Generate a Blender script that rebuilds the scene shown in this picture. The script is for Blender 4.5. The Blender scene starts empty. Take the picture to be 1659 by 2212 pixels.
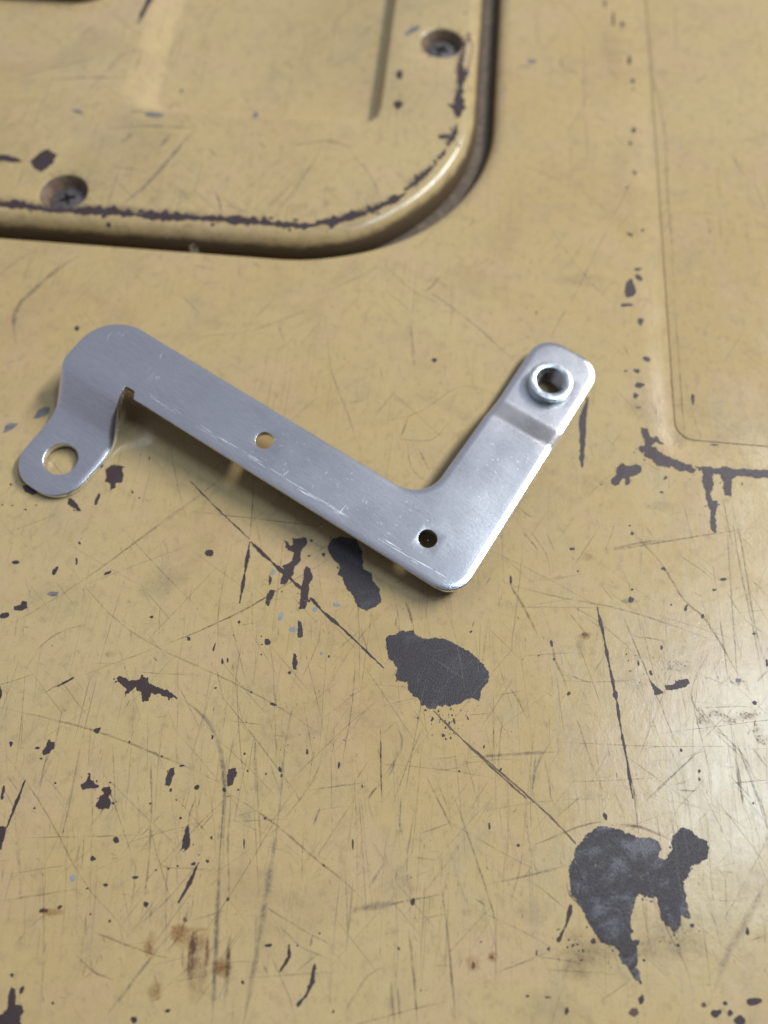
import bpy, bmesh, math, random
from mathutils import Vector
from mathutils.geometry import delaunay_2d_cdt
MM = 0.001
R = math.radians
scene = bpy.context.scene
COL = scene.collection
random.seed(7)

# ------------------------------------------------------------------ camera
cam_data = bpy.data.cameras.new('camera')
cam = bpy.data.objects.new('camera', cam_data)
COL.objects.link(cam)
cam.location = (0, 0, 0.152)
cam.rotation_euler = (R(23), 0, 0)
cam_data.sensor_fit = 'VERTICAL'
cam_data.sensor_height = 36
cam_data.lens = 18 / math.tan(math.atan(1106 / 1580))
cam_data.clip_start = 0.005
cam_data.clip_end = 20
cam_data.dof.use_dof = True
cam_data.dof.focus_distance = 0.149
cam_data.dof.aperture_fstop = cam_data.lens / 3.6
scene.camera = cam

# ------------------------------------------------------------------ light
world = bpy.data.worlds.new('World')
scene.world = world
world.use_nodes = True
bg = world.node_tree.nodes['Background']
# pale ceiling and far / left walls; the side where the photographer stands is dark
wn, wl = world.node_tree.nodes, world.node_tree.links
wtc = wn.new('ShaderNodeTexCoord')
wdot = wn.new('ShaderNodeVectorMath')
wdot.operation = 'DOT_PRODUCT'
wdot.inputs[1].default_value = (-0.58, 0.52, 0.55)
wmr = wn.new('ShaderNodeMapRange')
wmr.interpolation_type = 'SMOOTHSTEP'
wmr.inputs['From Min'].default_value = 0.15
wmr.inputs['From Max'].default_value = 0.52
wmix = wn.new('ShaderNodeMix')
wmix.data_type = 'RGBA'
wmix.inputs['A'].default_value = (0.02, 0.017, 0.015, 1)
wmix.inputs['B'].default_value = (0.25, 0.265, 0.325, 1)
wl.new(wtc.outputs['Generated'], wdot.inputs[0])
wl.new(wdot.outputs['Value'], wmr.inputs['Value'])
wl.new(wmr.outputs[0], wmix.inputs['Factor'])
wl.new(wmix.outputs['Result'], bg.inputs['Color'])
bg.inputs['Strength'].default_value = 1.0


def strip_lamp(name, loc, target, along, sx, sy, power, color):
    ld = bpy.data.lights.new(name, 'AREA')
    ld.shape = 'RECTANGLE'
    ld.size, ld.size_y = sx, sy
    ld.energy = power
    ld.color = color
    lo = bpy.data.objects.new(name, ld)
    COL.objects.link(lo)
    lo.location = loc
    z = (Vector(loc) - Vector(target)).normalized()
    y = Vector(along).normalized()
    x = y.cross(z).normalized()
    y = z.cross(x)
    from mathutils import Matrix
    lo.rotation_euler = Matrix((x, y, z)).transposed().to_euler()
    return lo


# two long workshop lamps / windows to the right of the panel, running away from the viewer
strip_lamp('far_strip_light', (1.22, 0.70, 1.2), (0.0, 0.08, 0), (0.30, 0.95, 0), 0.18, 0.93, 30.5, (0.985, 0.98, 0.985))
strip_lamp('near_strip_light', (0.63, 0.12, 1.2), (0.0, 0.08, 0), (0.30, 0.95, 0), 0.16, 0.40, 5.2, (0.64, 0.82, 1.0))

scene.view_settings.view_transform = 'Standard'
scene.view_settings.look = 'None'
scene.view_settings.exposure = 0.0
scene.view_settings.gamma = 1.0
scene.view_settings.use_curve_mapping = False
scene.cycles.transparent_max_bounces = 24
scene.cycles.caustics_reflective = False
scene.cycles.caustics_refractive = False


# ------------------------------------------------------------------ helpers
def G(px, py, z=0.0):
    """survey mark (photo trace, 1659 units wide) -> mm on the panel plane at height z"""
    c, s = math.cos(R(23)), math.sin(R(23))
    a = (px - 829.5) / 1580.0
    b = -(py - 1106) / 1580.0
    t = (152.0 - z) / (c - b * s)
    return (a * t, (s + b * c) * t)


def Z(reg):
    x0, y0, x1 = reg
    k = (x1 - x0) / 1659.0

    def f(x, y, z=0.0):
        return G((x0 + x * k) * 0.6636, (y0 + y * k) * 0.6636, z)
    f.k = k * 0.6636 / 9.6      # zoom pixel -> mm, roughly
    return f


def finish(name, verts, faces, mat, parent=None, smooth=True, smooth_angle=None, scale=MM):
    me = bpy.data.meshes.new(name)
    me.from_pydata([tuple(c * scale for c in v) for v in verts], [], faces)
    me.update()
    if smooth:
        me.polygons.foreach_set('use_smooth', [True] * len(me.polygons))
    if smooth_angle:
        me.set_sharp_from_angle(angle=R(smooth_angle))
    if mat:
        me.materials.append(mat)
    o = bpy.data.objects.new(name, me)
    COL.objects.link(o)
    if parent:
        o.parent = parent
    return o


def inside(p, poly):
    x, y = p
    r = False
    j = len(poly) - 1
    for i in range(len(poly)):
        xi, yi = poly[i]
        xj, yj = poly[j]
        if (yi > y) != (yj > y) and x < (xj - xi) * (y - yi) / (yj - yi) + xi:
            r = not r
        j = i
    return r


def fillet(pts, radii, step=0.6):
    """closed polygon with rounded corners, sampled"""
    out = []
    n = len(pts)
    for i in range(n):
        p0 = Vector(pts[i - 1]); p1 = Vector(pts[i]); p2 = Vector(pts[(i + 1) % n])
        r = radii[i]
        d0 = (p0 - p1).normalized(); d2 = (p2 - p1).normalized()
        ang = d0.angle(d2)
        if r < 1e-6 or ang > math.pi - 0.02:
            out.append(tuple(p1)); continue
        t = r / math.tan(ang / 2)
        c = p1 + (d0 + d2).normalized() * (r / math.sin(ang / 2))
        a0 = p1 + d0 * t - c; a2 = p1 + d2 * t - c
        th0 = math.atan2(a0.y, a0.x); th2 = math.atan2(a2.y, a2.x)
        dt = (th2 - th0 + math.pi) % (2 * math.pi) - math.pi
        m = max(4, int(abs(dt) * r / step))
        for k in range(m + 1):
            th = th0 + dt * k / m
            out.append((c.x + r * math.cos(th), c.y + r * math.sin(th)))
    return out


def resample(poly, step):
    out = []
    for i in range(len(poly)):
        a = poly[i]; b = poly[(i + 1) % len(poly)]
        d = math.dist(a, b)
        m = max(1, int(math.ceil(d / step)))
        for k in range(m):
            t = k / m
            out.append((a[0] + (b[0] - a[0]) * t, a[1] + (b[1] - a[1]) * t))
    return out


def normals2d(loop):
    """inward normals of a CCW closed loop"""
    n = len(loop)
    res = []
    for i in range(n):
        a = Vector(loop[i - 1]); b = Vector(loop[i]); c = Vector(loop[(i + 1) % n])
        e1 = (b - a); e2 = (c - b)
        e1 = e1.normalized() if e1.length > 1e-9 else e2.normalized()
        e2 = e2.normalized() if e2.length > 1e-9 else e1
        n1 = Vector((-e1.y, e1.x)); n2 = Vector((-e2.y, e2.x))
        m = n1 + n2
        m = m.normalized() if m.length > 1e-6 else n1
        res.append((m.x, m.y))
    return res


def inset(loop, d, nrm=None):
    nrm = nrm or normals2d(loop)
    return [(p[0] + q[0] * d, p[1] + q[1] * d) for p, q in zip(loop, nrm)]


def fill(outer, holes, extra=()):
    """triangulate outer minus holes; returns pts2d, tris with loops in order first"""
    pts = []; edges = []
    for lp in [outer] + list(holes):
        b = len(pts)
        pts += [Vector(p) for p in lp]
        edges += [(b + i, b + (i + 1) % len(lp)) for i in range(len(lp))]
    pts += [Vector(p) for p in extra]
    res = delaunay_2d_cdt(pts, edges, [], 0, 1e-7)
    vo, fo = res[0], res[2]
    orig = res[3]
    # map output vertex -> input index (first)
    back = [o[0] if len(o) else None for o in orig]
    tris = []
    for f in fo:
        cx = sum(vo[i].x for i in f) / len(f); cy = sum(vo[i].y for i in f) / len(f)
        if inside((cx, cy), outer) and not any(inside((cx, cy), h) for h in holes):
            tris.append(tuple(f))
    return [(v.x, v.y) for v in vo], tris, back


class Mesh:
    def __init__(self):
        self.v = []; self.f = []

    def add(self, vs):
        b = len(self.v); self.v += vs
        return list(range(b, b + len(vs)))

    def bridge(self, a, b, flip=False):
        n = len(a)
        for i in range(n):
            j = (i + 1) % n
            q = (a[i], a[j], b[j], b[i])
            self.f.append(q[::-1] if flip else q)

    def plate(self, outer_ids, outer, holes_ids, holes, zf, extra=(), flip=False):
        p2, tris, back = fill(outer, holes, extra)
        flat = list(outer_ids)
        for h in holes_ids:
            flat += list(h)
        ids = []
        for i, p in enumerate(p2):
            if back[i] is not None and back[i] < len(flat):
                ids.append(flat[back[i]])
            else:
                ids.append(self.add([zf(p)])[0])
        for t in tris:
            a, b, c = (p2[k] for k in t)
            area = (b[0] - a[0]) * (c[1] - a[1]) - (b[1] - a[1]) * (c[0] - a[0])
            t = t if (area > 0) != flip else t[::-1]
            self.f.append(tuple(ids[k] for k in t))


def lathe(profile, n=48, center=(0, 0), closed=False):
    v = []; f = []
    m = len(profile)
    for i in range(n):
        a = 2 * math.pi * i / n
        for r, z in profile:
            v.append((center[0] + r * math.cos(a), center[1] + r * math.sin(a), z))
    for i in range(n):
        j = (i + 1) % n
        for k in range(m if closed else m - 1):
            l = (k + 1) % m
            f.append((i * m + k, j * m + k, j * m + l, i * m + l))
    return v, f


# ------------------------------------------------------------------ materials
class NT:
    def __init__(self, name):
        self.m = bpy.data.materials.new(name)
        self.m.use_nodes = True
        self.t = self.m.node_tree
        self.b = self.t.nodes['Principled BSDF']

    def n(self, kind, **kw):
        nd = self.t.nodes.new(kind)
        for k, v in kw.items():
            if k in nd.inputs:
                nd.inputs[k].default_value = v
            else:
                setattr(nd, k, v)
        return nd

    def l(self, a, b):
        self.t.links.new(a, b)

    def coords(self, scale=(1, 1, 1), rot=0.0):
        tc = self.n('ShaderNodeTexCoord')
        mp = self.n('ShaderNodeMapping')
        mp.inputs['Scale'].default_value = tuple(s * 1000 for s in scale)   # per mm
        if rot:
            pre = self.n('ShaderNodeMapping')
            pre.inputs['Rotation'].default_value = (0, 0, rot)
            self.l(tc.outputs['Object'], pre.inputs['Vector'])
            self.l(pre.outputs['Vector'], mp.inputs['Vector'])
        else:
            self.l(tc.outputs['Object'], mp.inputs['Vector'])
        return mp.outputs['Vector']

    def noise(self, scale=(1, 1, 1), rot=0.0, detail=4.0, rough=0.55, dist=0.0):
        nd = self.n('ShaderNodeTexNoise', Scale=1.0, Detail=detail, Roughness=rough, Distortion=dist)
        self.l(self.coords(scale, rot), nd.inputs['Vector'])
        return nd.outputs['Fac']

    def ramp(self, fac, stops):
        nd = self.n('ShaderNodeMapRange')
        nd.interpolation_type = 'SMOOTHSTEP'
        nd.inputs['From Min'].default_value = stops[0]
        nd.inputs['From Max'].default_value = stops[1]
        nd.inputs['To Min'].default_value = stops[2] if len(stops) > 2 else 0
        nd.inputs['To Max'].default_value = stops[3] if len(stops) > 3 else 1
        self.l(fac, nd.inputs['Value'])
        return nd.outputs['Result']

    def math(self, op, a, b):
        nd = self.n('ShaderNodeMath', operation=op)
        for i, x in enumerate((a, b)):
            if isinstance(x, (int, float)):
                nd.inputs[i].default_value = x
            else:
                self.l(x, nd.inputs[i])
        return nd.outputs[0]

    def mix(self, fac, a, b):
        nd = self.n('ShaderNodeMix', data_type='RGBA')
        for sock, x in ((nd.inputs['Factor'], fac), (nd.inputs['A'], a), (nd.inputs['B'], b)):
            if isinstance(x, (int, float)):
                sock.default_value = x
            elif isinstance(x, tuple):
                sock.default_value = (*x, 1)
            else:
                self.l(x, sock)
        return nd.outputs['Result']

    def bump(self, h, strength, dist):
        nd = self.n('ShaderNodeBump', Strength=strength, Distance=dist)
        self.l(h, nd.inputs['Height'])
        self.l(nd.outputs['Normal'], self.b.inputs['Normal'])


def paint_material():
    t = NT('worn_ochre_paint')
    big = t.noise((0.012, 0.012, 0.012), detail=3)
    mid = t.noise((0.09, 0.07, 0.09), detail=6, rough=0.65)
    fine = t.noise((1.3, 1.0, 1.0), detail=5, rough=0.7)
    col = t.mix(t.ramp(big, (0.3, 0.7)), (0.578, 0.414, 0.178), (0.608, 0.459, 0.220))
    # rubbed grey dirt film in clouds
    film = t.math('MULTIPLY', t.ramp(mid, (0.48, 0.74)), t.ramp(fine, (0.3, 0.7, 0.35, 1.0)))
    col = t.mix(t.math('MULTIPLY', film, 0.42), col, (0.35, 0.295, 0.20))
    warm = t.noise((0.05, 0.06, 0.05), detail=4, rot=0.7)
    col = t.mix(t.ramp(warm, (0.45, 0.7, 0.0, 0.45)), col, (0.62, 0.43, 0.255))
    mott = t.noise((0.45, 0.38, 0.4), detail=5, rough=0.7, rot=0.3)
    col = t.mix(t.ramp(mott, (0.50, 0.70, 0.0, 0.46)), col, (0.38, 0.285, 0.15))
    col = t.mix(t.ramp(mott, (0.47, 0.30, 0.0, 0.36)), col, (0.66, 0.50, 0.255))
    rub = t.noise((1.5, 0.10, 0.5), detail=3, rough=0.65, rot=0.07)
    col = t.mix(t.ramp(rub, (0.54, 0.74, 0.0, 0.34)), col, (0.35, 0.27, 0.15))
    big2 = t.noise((0.035, 0.03, 0.03), detail=5, rough=0.7, rot=1.2, dist=0.8)
    col = t.mix(t.ramp(big2, (0.50, 0.68, 0.0, 0.30)), col, (0.40, 0.27, 0.145))
    grain = t.noise((3.2, 2.6, 3.0), detail=2, rough=0.6)
    col = t.mix(t.ramp(grain, (0.60, 0.74, 0.0, 0.55)), col, (0.27, 0.20, 0.11))
    col = t.mix(t.ramp(grain, (0.38, 0.27, 0.0, 0.40)), col, (0.74, 0.60, 0.36))
    pepper = t.noise((1.7, 1.3, 1.5), detail=3, rough=0.7, rot=0.9)
    pk = t.math('MULTIPLY', t.ramp(pepper, (0.69, 0.74)), t.ramp(big2, (0.42, 0.62)))
    col = t.mix(t.math('MULTIPLY', pk, 0.8), col, (0.11, 0.075, 0.05))
    # hairline scratches in several directions
    scr = None
    for i, (rot, sx, sy, lo) in enumerate(((0.09, 2.4, 0.035, 0.675), (0.62, 2.2, 0.045, 0.69), (-0.75, 2.2, 0.04, 0.69))):
        s = t.ramp(t.noise((sx, sy, 1), rot=rot, detail=1.0, rough=0.5, dist=0.12), (lo, lo + 0.05))
        msk = t.ramp(t.noise((0.035, 0.03, 0.03), rot=rot * 2 + i, detail=1), (0.42, 0.66))
        s = t.math('MULTIPLY', s, msk)
        scr = s if scr is None else t.math('MAXIMUM', scr, s)
    col = t.mix(t.math('MULTIPLY', scr, 0.55), col, (0.20, 0.145, 0.08))
    # pin-head chips and dirt specks
    vor = t.n('ShaderNodeTexVoronoi', Scale=1.0, Randomness=1.0)
    t.l(t.coords((0.55, 0.45, 0.5)), vor.inputs['Vector'])
    thr = t.ramp(t.noise((0.05, 0.05, 0.05), detail=3, rot=1.0), (0.55, 0.8, 0.0, 0.10))
    nz = t.math('ADD', vor.outputs['Distance'], t.math('MULTIPLY', fine, 0.09))
    speck = t.math('LESS_THAN', nz, t.math('ADD', thr, 0.02))
    col = t.mix(t.math('MULTIPLY', speck, 0.75), col, (0.09, 0.06, 0.045))
    # brown stain blotches plus shade painted down the seam and boss walls
    gat = t.n('ShaderNodeAttribute', attribute_name='grime_shade')
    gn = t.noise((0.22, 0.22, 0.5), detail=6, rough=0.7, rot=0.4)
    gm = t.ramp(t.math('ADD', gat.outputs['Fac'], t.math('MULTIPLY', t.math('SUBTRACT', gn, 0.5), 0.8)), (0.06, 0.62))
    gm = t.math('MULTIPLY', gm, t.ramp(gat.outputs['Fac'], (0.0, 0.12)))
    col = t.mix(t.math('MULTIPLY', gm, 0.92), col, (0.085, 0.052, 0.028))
    t.l(col, t.b.inputs['Base Color'])
    rgh = t.math('ADD', t.ramp(mid, (0.3, 0.7, 0.18, 0.26)), t.math('MULTIPLY', t.math('ADD', scr, t.ramp(rub, (0.4, 0.7))), 0.05))
    rgh = t.math('ADD', rgh, t.math('MULTIPLY', gm, 0.30))
    t.l(rgh, t.b.inputs['Roughness'])
    t.b.inputs['Specular IOR Level'].default_value = 0.55
    h = t.math('ADD', t.math('MULTIPLY', t.noise((0.9, 0.7, 0.8), detail=4, rough=0.75), 0.3), t.noise((0.10, 0.10, 0.10), detail=2, rough=0.5))
    t.bump(h, 0.22, 0.0006)
    return t.m


def primer_material():
    t = NT('bare_primer_chip')
    a = t.noise((0.25, 0.22, 0.2), detail=5, rough=0.65)
    b = t.noise((3.0, 1.6, 2), detail=4, rough=0.7, rot=0.3)
    col = t.mix(t.ramp(a, (0.38, 0.66)), (0.062, 0.037, 0.035), (0.064, 0.047, 0.048))
    col = t.mix(t.ramp(b, (0.62, 0.78, 0, 0.55)), col, (0.15, 0.135, 0.14))
    col = t.mix(t.ramp(b, (0.36, 0.22, 0, 0.6)), col, (0.03, 0.022, 0.02))
    t.l(col, t.b.inputs['Base Color'])
    t.l(t.ramp(b, (0.3, 0.7, 0.42, 0.62)), t.b.inputs['Roughness'])
    t.bump(b, 0.5, 0.0002)
    return t.m


def wear_material():
    """rub marks, scratches, stains, painted scratch highlights: colour and cover strength stored on the marks themselves"""
    t = NT('wear_and_painted_light')
    at = t.n('ShaderNodeAttribute', attribute_name='wear')
    br = t.noise((1.1, 1.1, 1.1), detail=5, rough=0.75)
    brk = t.math('MULTIPLY', t.ramp(br, (0.30, 0.62, 0.25, 1.0)), t.ramp(t.noise((0.28, 0.28, 0.28), detail=4, rough=0.7), (0.32, 0.6, 0.3, 1.0)))
    a = t.math('MULTIPLY', at.outputs['Alpha'], brk)
    t.l(at.outputs['Color'], t.b.inputs['Base Color'])
    t.l(a, t.b.inputs['Alpha'])
    t.b.inputs['Roughness'].default_value = 0.5
    return t.m


def alu_material():
    t = NT('brushed_aluminium')
    gr = t.noise((0.30, 5.0, 1), detail=4, rough=0.7, rot=0.06)
    cl = t.noise((0.06, 0.06, 0.06), detail=3)
    dn = t.noise((1.1, 3.2, 2), detail=3, rough=0.65, rot=0.12)
    col = t.mix(t.ramp(gr, (0.3, 0.7)), (0.77, 0.78, 0.80), (0.93, 0.93, 0.94))
    pits = t.ramp(dn, (0.60, 0.72))
    col = t.mix(t.math('MULTIPLY', pits, 0.5), col, (0.50, 0.50, 0.52))
    lt = t.ramp(dn, (0.36, 0.26))
    col = t.mix(t.math('MULTIPLY', lt, 0.5), col, (0.98, 0.98, 0.99))
    t.l(col, t.b.inputs['Base Color'])
    t.b.inputs['Metallic'].default_value = 1.0
    t.l(t.ramp(cl, (0.3, 0.7, 0.25, 0.31)), t.b.inputs['Roughness'])
    h = t.math('SUBTRACT', t.math('MULTIPLY', gr, 0.6), t.math('MULTIPLY', dn, 0.7))
    t.bump(h, 0.30, 0.00012)
    return t.m


def zinc_material(name='zinc_plated_steel', base=(0.72, 0.78, 0.80), rough=0.28):
    t = NT(name)
    a = t.noise((0.8, 0.8, 0.8), detail=4)
    t.l(t.mix(t.ramp(a, (0.3, 0.7)), tuple(c * 0.86 for c in base), base), t.b.inputs['Base Color'])
    t.b.inputs['Metallic'].default_value = 1.0
    t.l(t.ramp(a, (0.3, 0.7, rough, rough + 0.12)), t.b.inputs['Roughness'])
    t.bump(t.noise((2, 2, 2), detail=3), 0.2, 0.0001)
    return t.m


def plain(name, c1, c2, rough=0.6, metal=0.0, scale=0.6):
    t = NT(name)
    a = t.noise((scale, scale, scale), detail=6, rough=0.7)
    t.l(t.mix(t.ramp(a, (0.35, 0.68)), c1, c2), t.b.inputs['Base Color'])
    t.b.inputs['Roughness'].default_value = rough
    t.b.inputs['Metallic'].default_value = metal
    t.bump(a, 0.4, 0.0003)
    return t.m


PAINT = paint_material()
PRIMER = primer_material()
WEAR = wear_material()
ALU = alu_material()
ZINC = zinc_material()
GROOVE = plain('groove_grime_shade', (0.115, 0.085, 0.058), (0.20, 0.15, 0.10), 0.8)  # dark seam floor: dirt and the gap's shade put into one colour
RUST = plain('rusty_countersink', (0.16, 0.095, 0.055), (0.27, 0.19, 0.12), 0.65)
SCREW = plain('dull_steel_screw', (0.11, 0.095, 0.09), (0.24, 0.22, 0.21), 0.5, 0.5)
DARK = plain('dark_screw_slot', (0.02, 0.018, 0.018), (0.04, 0.035, 0.03), 0.8)  # near-black tone for the screw's cross slot

# ------------------------------------------------------------------ the panel (setting)
E1 = Vector((0.9955, -0.095)).normalized()
E2 = Vector((-E1.y, E1.x))


def W(u, v):
    return (E1.x * u + E2.x * v, E1.y * u + E2.y * v)


def rrect(u0, v0, u1, v1, r, step=1.2):
    return resample(fillet([(u0, v0), (u1, v0), (u1, v1), (u0, v1)], [r] * 4, step), 4.0)


def smooth(t):
    t = max(0.0, min(1.0, t))
    return t * t * (3 - 2 * t)


def ring_profile_mesh(M, loop, nrm, prof):
    """sweep (inset d, z) rings round a CCW loop in (u,v); returns list of id rings and 2d rings"""
    rings = []; flat = []
    for d, z in prof:
        l2 = [(p[0] + q[0] * (d(p, q) if callable(d) else d), p[1] + q[1] * (d(p, q) if callable(d) else d)) for p, q in zip(loop, nrm)]
        zz = [(z(p, q) if callable(z) else z) for p, q in zip(loop, nrm)]
        rings.append(M.add([(*W(*p), h) for p, h in zip(l2, zz)]))
        flat.append(l2)
    for a, b in zip(rings, rings[1:]):
        M.bridge(a, b)
    return rings, flat


U0, V0, RC = 14.0, 134.2, 55.0
open_loop = rrect(-290, V0, U0, 420, RC)
open_n = normals2d(open_loop)
pan = Mesh()


def side(q):          # 1 on the side whose inward normal points to -u (the right edge)
    return smooth((-q[0] - 0.25) / 0.6)


lip = []
for k in range(9):
    th = math.pi / 2 * k / 8

    def d(p, q, th=th):
        r = 0.7 + 3.6 * side(q)
        return -r + r * math.sin(th) * 1.0

    def z(p, q, th=th):
        r = 0.7 + 1.9 * side(q)
        return -r * (1 - math.cos(th))
    lip.append((d, z))
lip += [(0.15, -2.8), (0.2, -3.6), (0.3, -4.6)]
r_open, f_open = ring_profile_mesh(pan, open_loop, open_n, lip)

# pressed recess on the right
rec_loop = rrect(53.3, 82.2, 210, 360, 12.0)
rec_n = normals2d(rec_loop)
prof = []
for k in range(11):
    s = k / 10
    prof.append((7.2 * s, -0.42 * smooth(s)))
prof += [(7.35, -0.42), (7.5, -0.20), (7.7, -0.17)]
r_rec, f_rec = ring_profile_mesh(pan, rec_loop, rec_n, prof)
inner = f_rec[-1]
pan.plate(r_rec[-1], inner, [], [], lambda p: (*W(*p), -0.17))
outer = [(-330, -190), (270, -190), (270, 470), (-330, 470)]
outer = resample(outer, 20)
oid = pan.add([(*W(*p), 0) for p in outer])
pan.plate(oid, outer, [r_open[0], r_rec[0]], [f_open[0], f_rec[0]], lambda p: (*W(*p), 0))
# turned-down rim of the panel
rim = pan.add([(*W(*p), -12) for p in outer])
pan.bridge(oid, rim, flip=True)
panel = finish('painted_panel', pan.v, pan.f, PAINT, smooth_angle=35)
panel['kind'] = 'structure'
panel['label'] = 'worn ochre painted sheet metal panel with scratches and bare chips'


def grime_shade_attr(o, zs):
    at = o.data.attributes.new('grime_shade', 'FLOAT', 'POINT')
    at.data.foreach_set('value', zs)


def in_seam(x, y):
    u, v = x * E1.x + y * E1.y, x * E2.x + y * E2.y
    return u < U0 + 1 and v > V0 - 1


grime_shade_attr(panel, [0.7 * smooth((-0.8 - z) / 2.6) if in_seam(x, y) else 0.0 for x, y, z in pan.v])  # stains and painted shade, deeper down the lip wall

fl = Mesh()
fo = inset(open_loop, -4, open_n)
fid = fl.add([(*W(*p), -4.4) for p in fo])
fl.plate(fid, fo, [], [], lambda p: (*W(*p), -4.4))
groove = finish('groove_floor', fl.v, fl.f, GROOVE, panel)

# ------------------------------------------------------------------ screwed cover plate
CZ = 3.0
cover = bpy.data.objects.new('cover_plate', None)
COL.objects.link(cover)
cover.location = (*[c * MM for c in W(-120, 250)], -0.0046)
cover['label'] = 'ochre painted cover plate with rounded corner, rolled edge and countersunk screws'
cover['category'] = 'cover plate'
COFF = (W(-120, 250)[0], W(-120, 250)[1], -4.6)


def rel(vs):
    return [(x - COFF[0], y - COFF[1], z - COFF[2]) for x, y, z in vs]


cov_loop = [(p[0] + q[0] * (2.4 + 2.2 * side(q)), p[1] + q[1] * (2.4 + 2.2 * side(q))) for p, q in zip(open_loop, open_n)]
cm = Mesh()
cprof = [(0.15, -4.6), (0.0, -4.0)]
for k in range(1, 15):
    th = math.pi / 2 * k / 14
    cprof.append((5.0 * (1 - math.cos(th)), -4.0 + (CZ + 4.0) * math.sin(th) ** 1.0))
cprof += [(5.25, CZ)]
r_c, f_c = ring_profile_mesh(cm, cov_loop, open_n, cprof)


def uv_of(p):
    return (p[0] * E1.x + p[1] * E1.y, p[0] * E2.x + p[1] * E2.y)


screw_uv = [uv_of(G(137, 415, CZ)), uv_of(G(954, 92, CZ)), (-230.0, 165.0), (-120.0, 395.0)]
dim_rings = []
dim_flat = []
for (su, sv) in screw_uv:
    lp = [(su + 7.0 * math.cos(a), sv + 7.0 * math.sin(a)) for a in [2 * math.pi * i / 40 for i in range(40)]]
    nr = normals2d(lp)
    rr, ff = ring_profile_mesh(cm, lp, nr, [(0, CZ), (0.2, CZ - 0.05), (0.45, CZ - 0.25)])
    dim_rings.append(rr[0]); dim_flat.append(ff[0])
# pressed pocket in the cover
po = rrect(-96, 181, -18.5, 372, 7.0)
pi_ = rrect(-86, 188.5, -21.4, 360, 4.0)
# same point count: resample by parameter


def even(loop, n):
    L = [0]
    for i in range(len(loop)):
        L.append(L[-1] + math.dist(loop[i], loop[(i + 1) % len(loop)]))
    out = []
    j = 0
    for k in range(n):
        s = L[-1] * k / n
        while L[j + 1] < s:
            j += 1
        t = (s - L[j]) / max(1e-9, L[j + 1] - L[j])
        a = loop[j]; b = loop[(j + 1) % len(loop)]
        out.append((a[0] + (b[0] - a[0]) * t, a[1] + (b[1] - a[1]) * t))
    return out


cu, cv = -55.0, 276.0


def polar(loop, n):
    out = []
    pts = loop + [loop[0]]
    for k in range(n):
        a = 2 * math.pi * k / n
        dx, dy = math.cos(a), math.sin(a)
        best = None
        for (x1, y1), (x2, y2) in zip(pts, pts[1:]):
            ex, ey = x2 - x1, y2 - y1
            den = dx * ey - dy * ex
            if abs(den) < 1e-9:
                continue
            t = ((x1 - cu) * ey - (y1 - cv) * ex) / den
            s = ((x1 - cu) * dy - (y1 - cv) * dx) / den
            if t > 0 and -1e-6 <= s <= 1 + 1e-6:
                best = t if best is None else min(best, t)
        out.append((cu + dx * best, cv + dy * best))
    return out


NP = 300
po2, pi2 = polar(po, NP), polar(pi_, NP)
rings = []
for k in range(11):
    s = k / 10
    rings.append(cm.add([(*W(a[0] + (b[0] - a[0]) * s, a[1] + (b[1] - a[1]) * s), CZ - 4.2 * smooth(s)) for a, b in zip(po2, pi2)]))
for a, b in zip(rings, rings[1:]):
    cm.bridge(a, b)
cm.plate(rings[-1], pi2, [], [], lambda p: (*W(*p), CZ - 4.2))
cm.plate(r_c[-1], f_c[-1], dim_rings + [rings[0]], dim_flat + [po2], lambda p: (*W(*p), CZ))
cov_o = finish('cover_sheet', rel(cm.v), cm.f, PAINT, cover, smooth_angle=50)


def edge_d(u, v):
    """inset of a point from the opening edge (near the corner in view)"""
    if u > U0 - RC and v < V0 + RC:
        return RC - math.hypot(u - (U0 - RC), v - (V0 + RC))
    return min(U0 - u, v - V0)


def cover_z(x, y):
    u, v = uv_of((x, y))
    if u > U0 - RC and v < V0 + RC:
        dx = (u - (U0 - RC)) / RC
    else:
        dx = 1.0 if U0 - u < v - V0 else 0.0
    d = edge_d(u, v) - 2.4 - 2.2 * side((-dx, 0))
    if d >= 5.0:
        return 0.0
    d = max(d, 0.0)
    c = 1 - d / 5.0
    return -(CZ + 4.0) * (1 - math.sqrt(max(0, 1 - c * c)))


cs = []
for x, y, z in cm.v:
    cs.append(max(0.15, smooth((2.7 - z) / 5.0)) if edge_d(*uv_of((x, y))) < 9.0 else 0.0)  # blotches on the bead, painted shade growing towards its foot
grime_shade_attr(cov_o, cs)

# pressed boss towards the far left of the cover
bo = rrect(-215, 226.5, -106, 330, 14.0)
bn = normals2d(bo)
bs = Mesh()
bprof = [(0.0, CZ - 0.3), (0.15, CZ + 0.5), (0.5, CZ + 2.6)] + [(0.5 + 2.2 * (1 - math.cos(math.pi / 2 * k / 6)), CZ + 2.6 + 2.0 * math.sin(math.pi / 2 * k / 6)) for k in range(1, 7)]
br_, bf_ = ring_profile_mesh(bs, bo, bn, bprof)
bs.plate(br_[-1], bf_[-1], [], [], lambda p: (*W(*p), CZ + 4.6))
boss = finish('pressed_boss', rel(bs.v), bs.f, PAINT, cover, smooth_angle=50)
grime_shade_attr(boss, [smooth((CZ + 3.2 - z) / 4.0) for x, y, z in bs.v])  # boss wall darkened towards its base as painted shade

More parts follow.
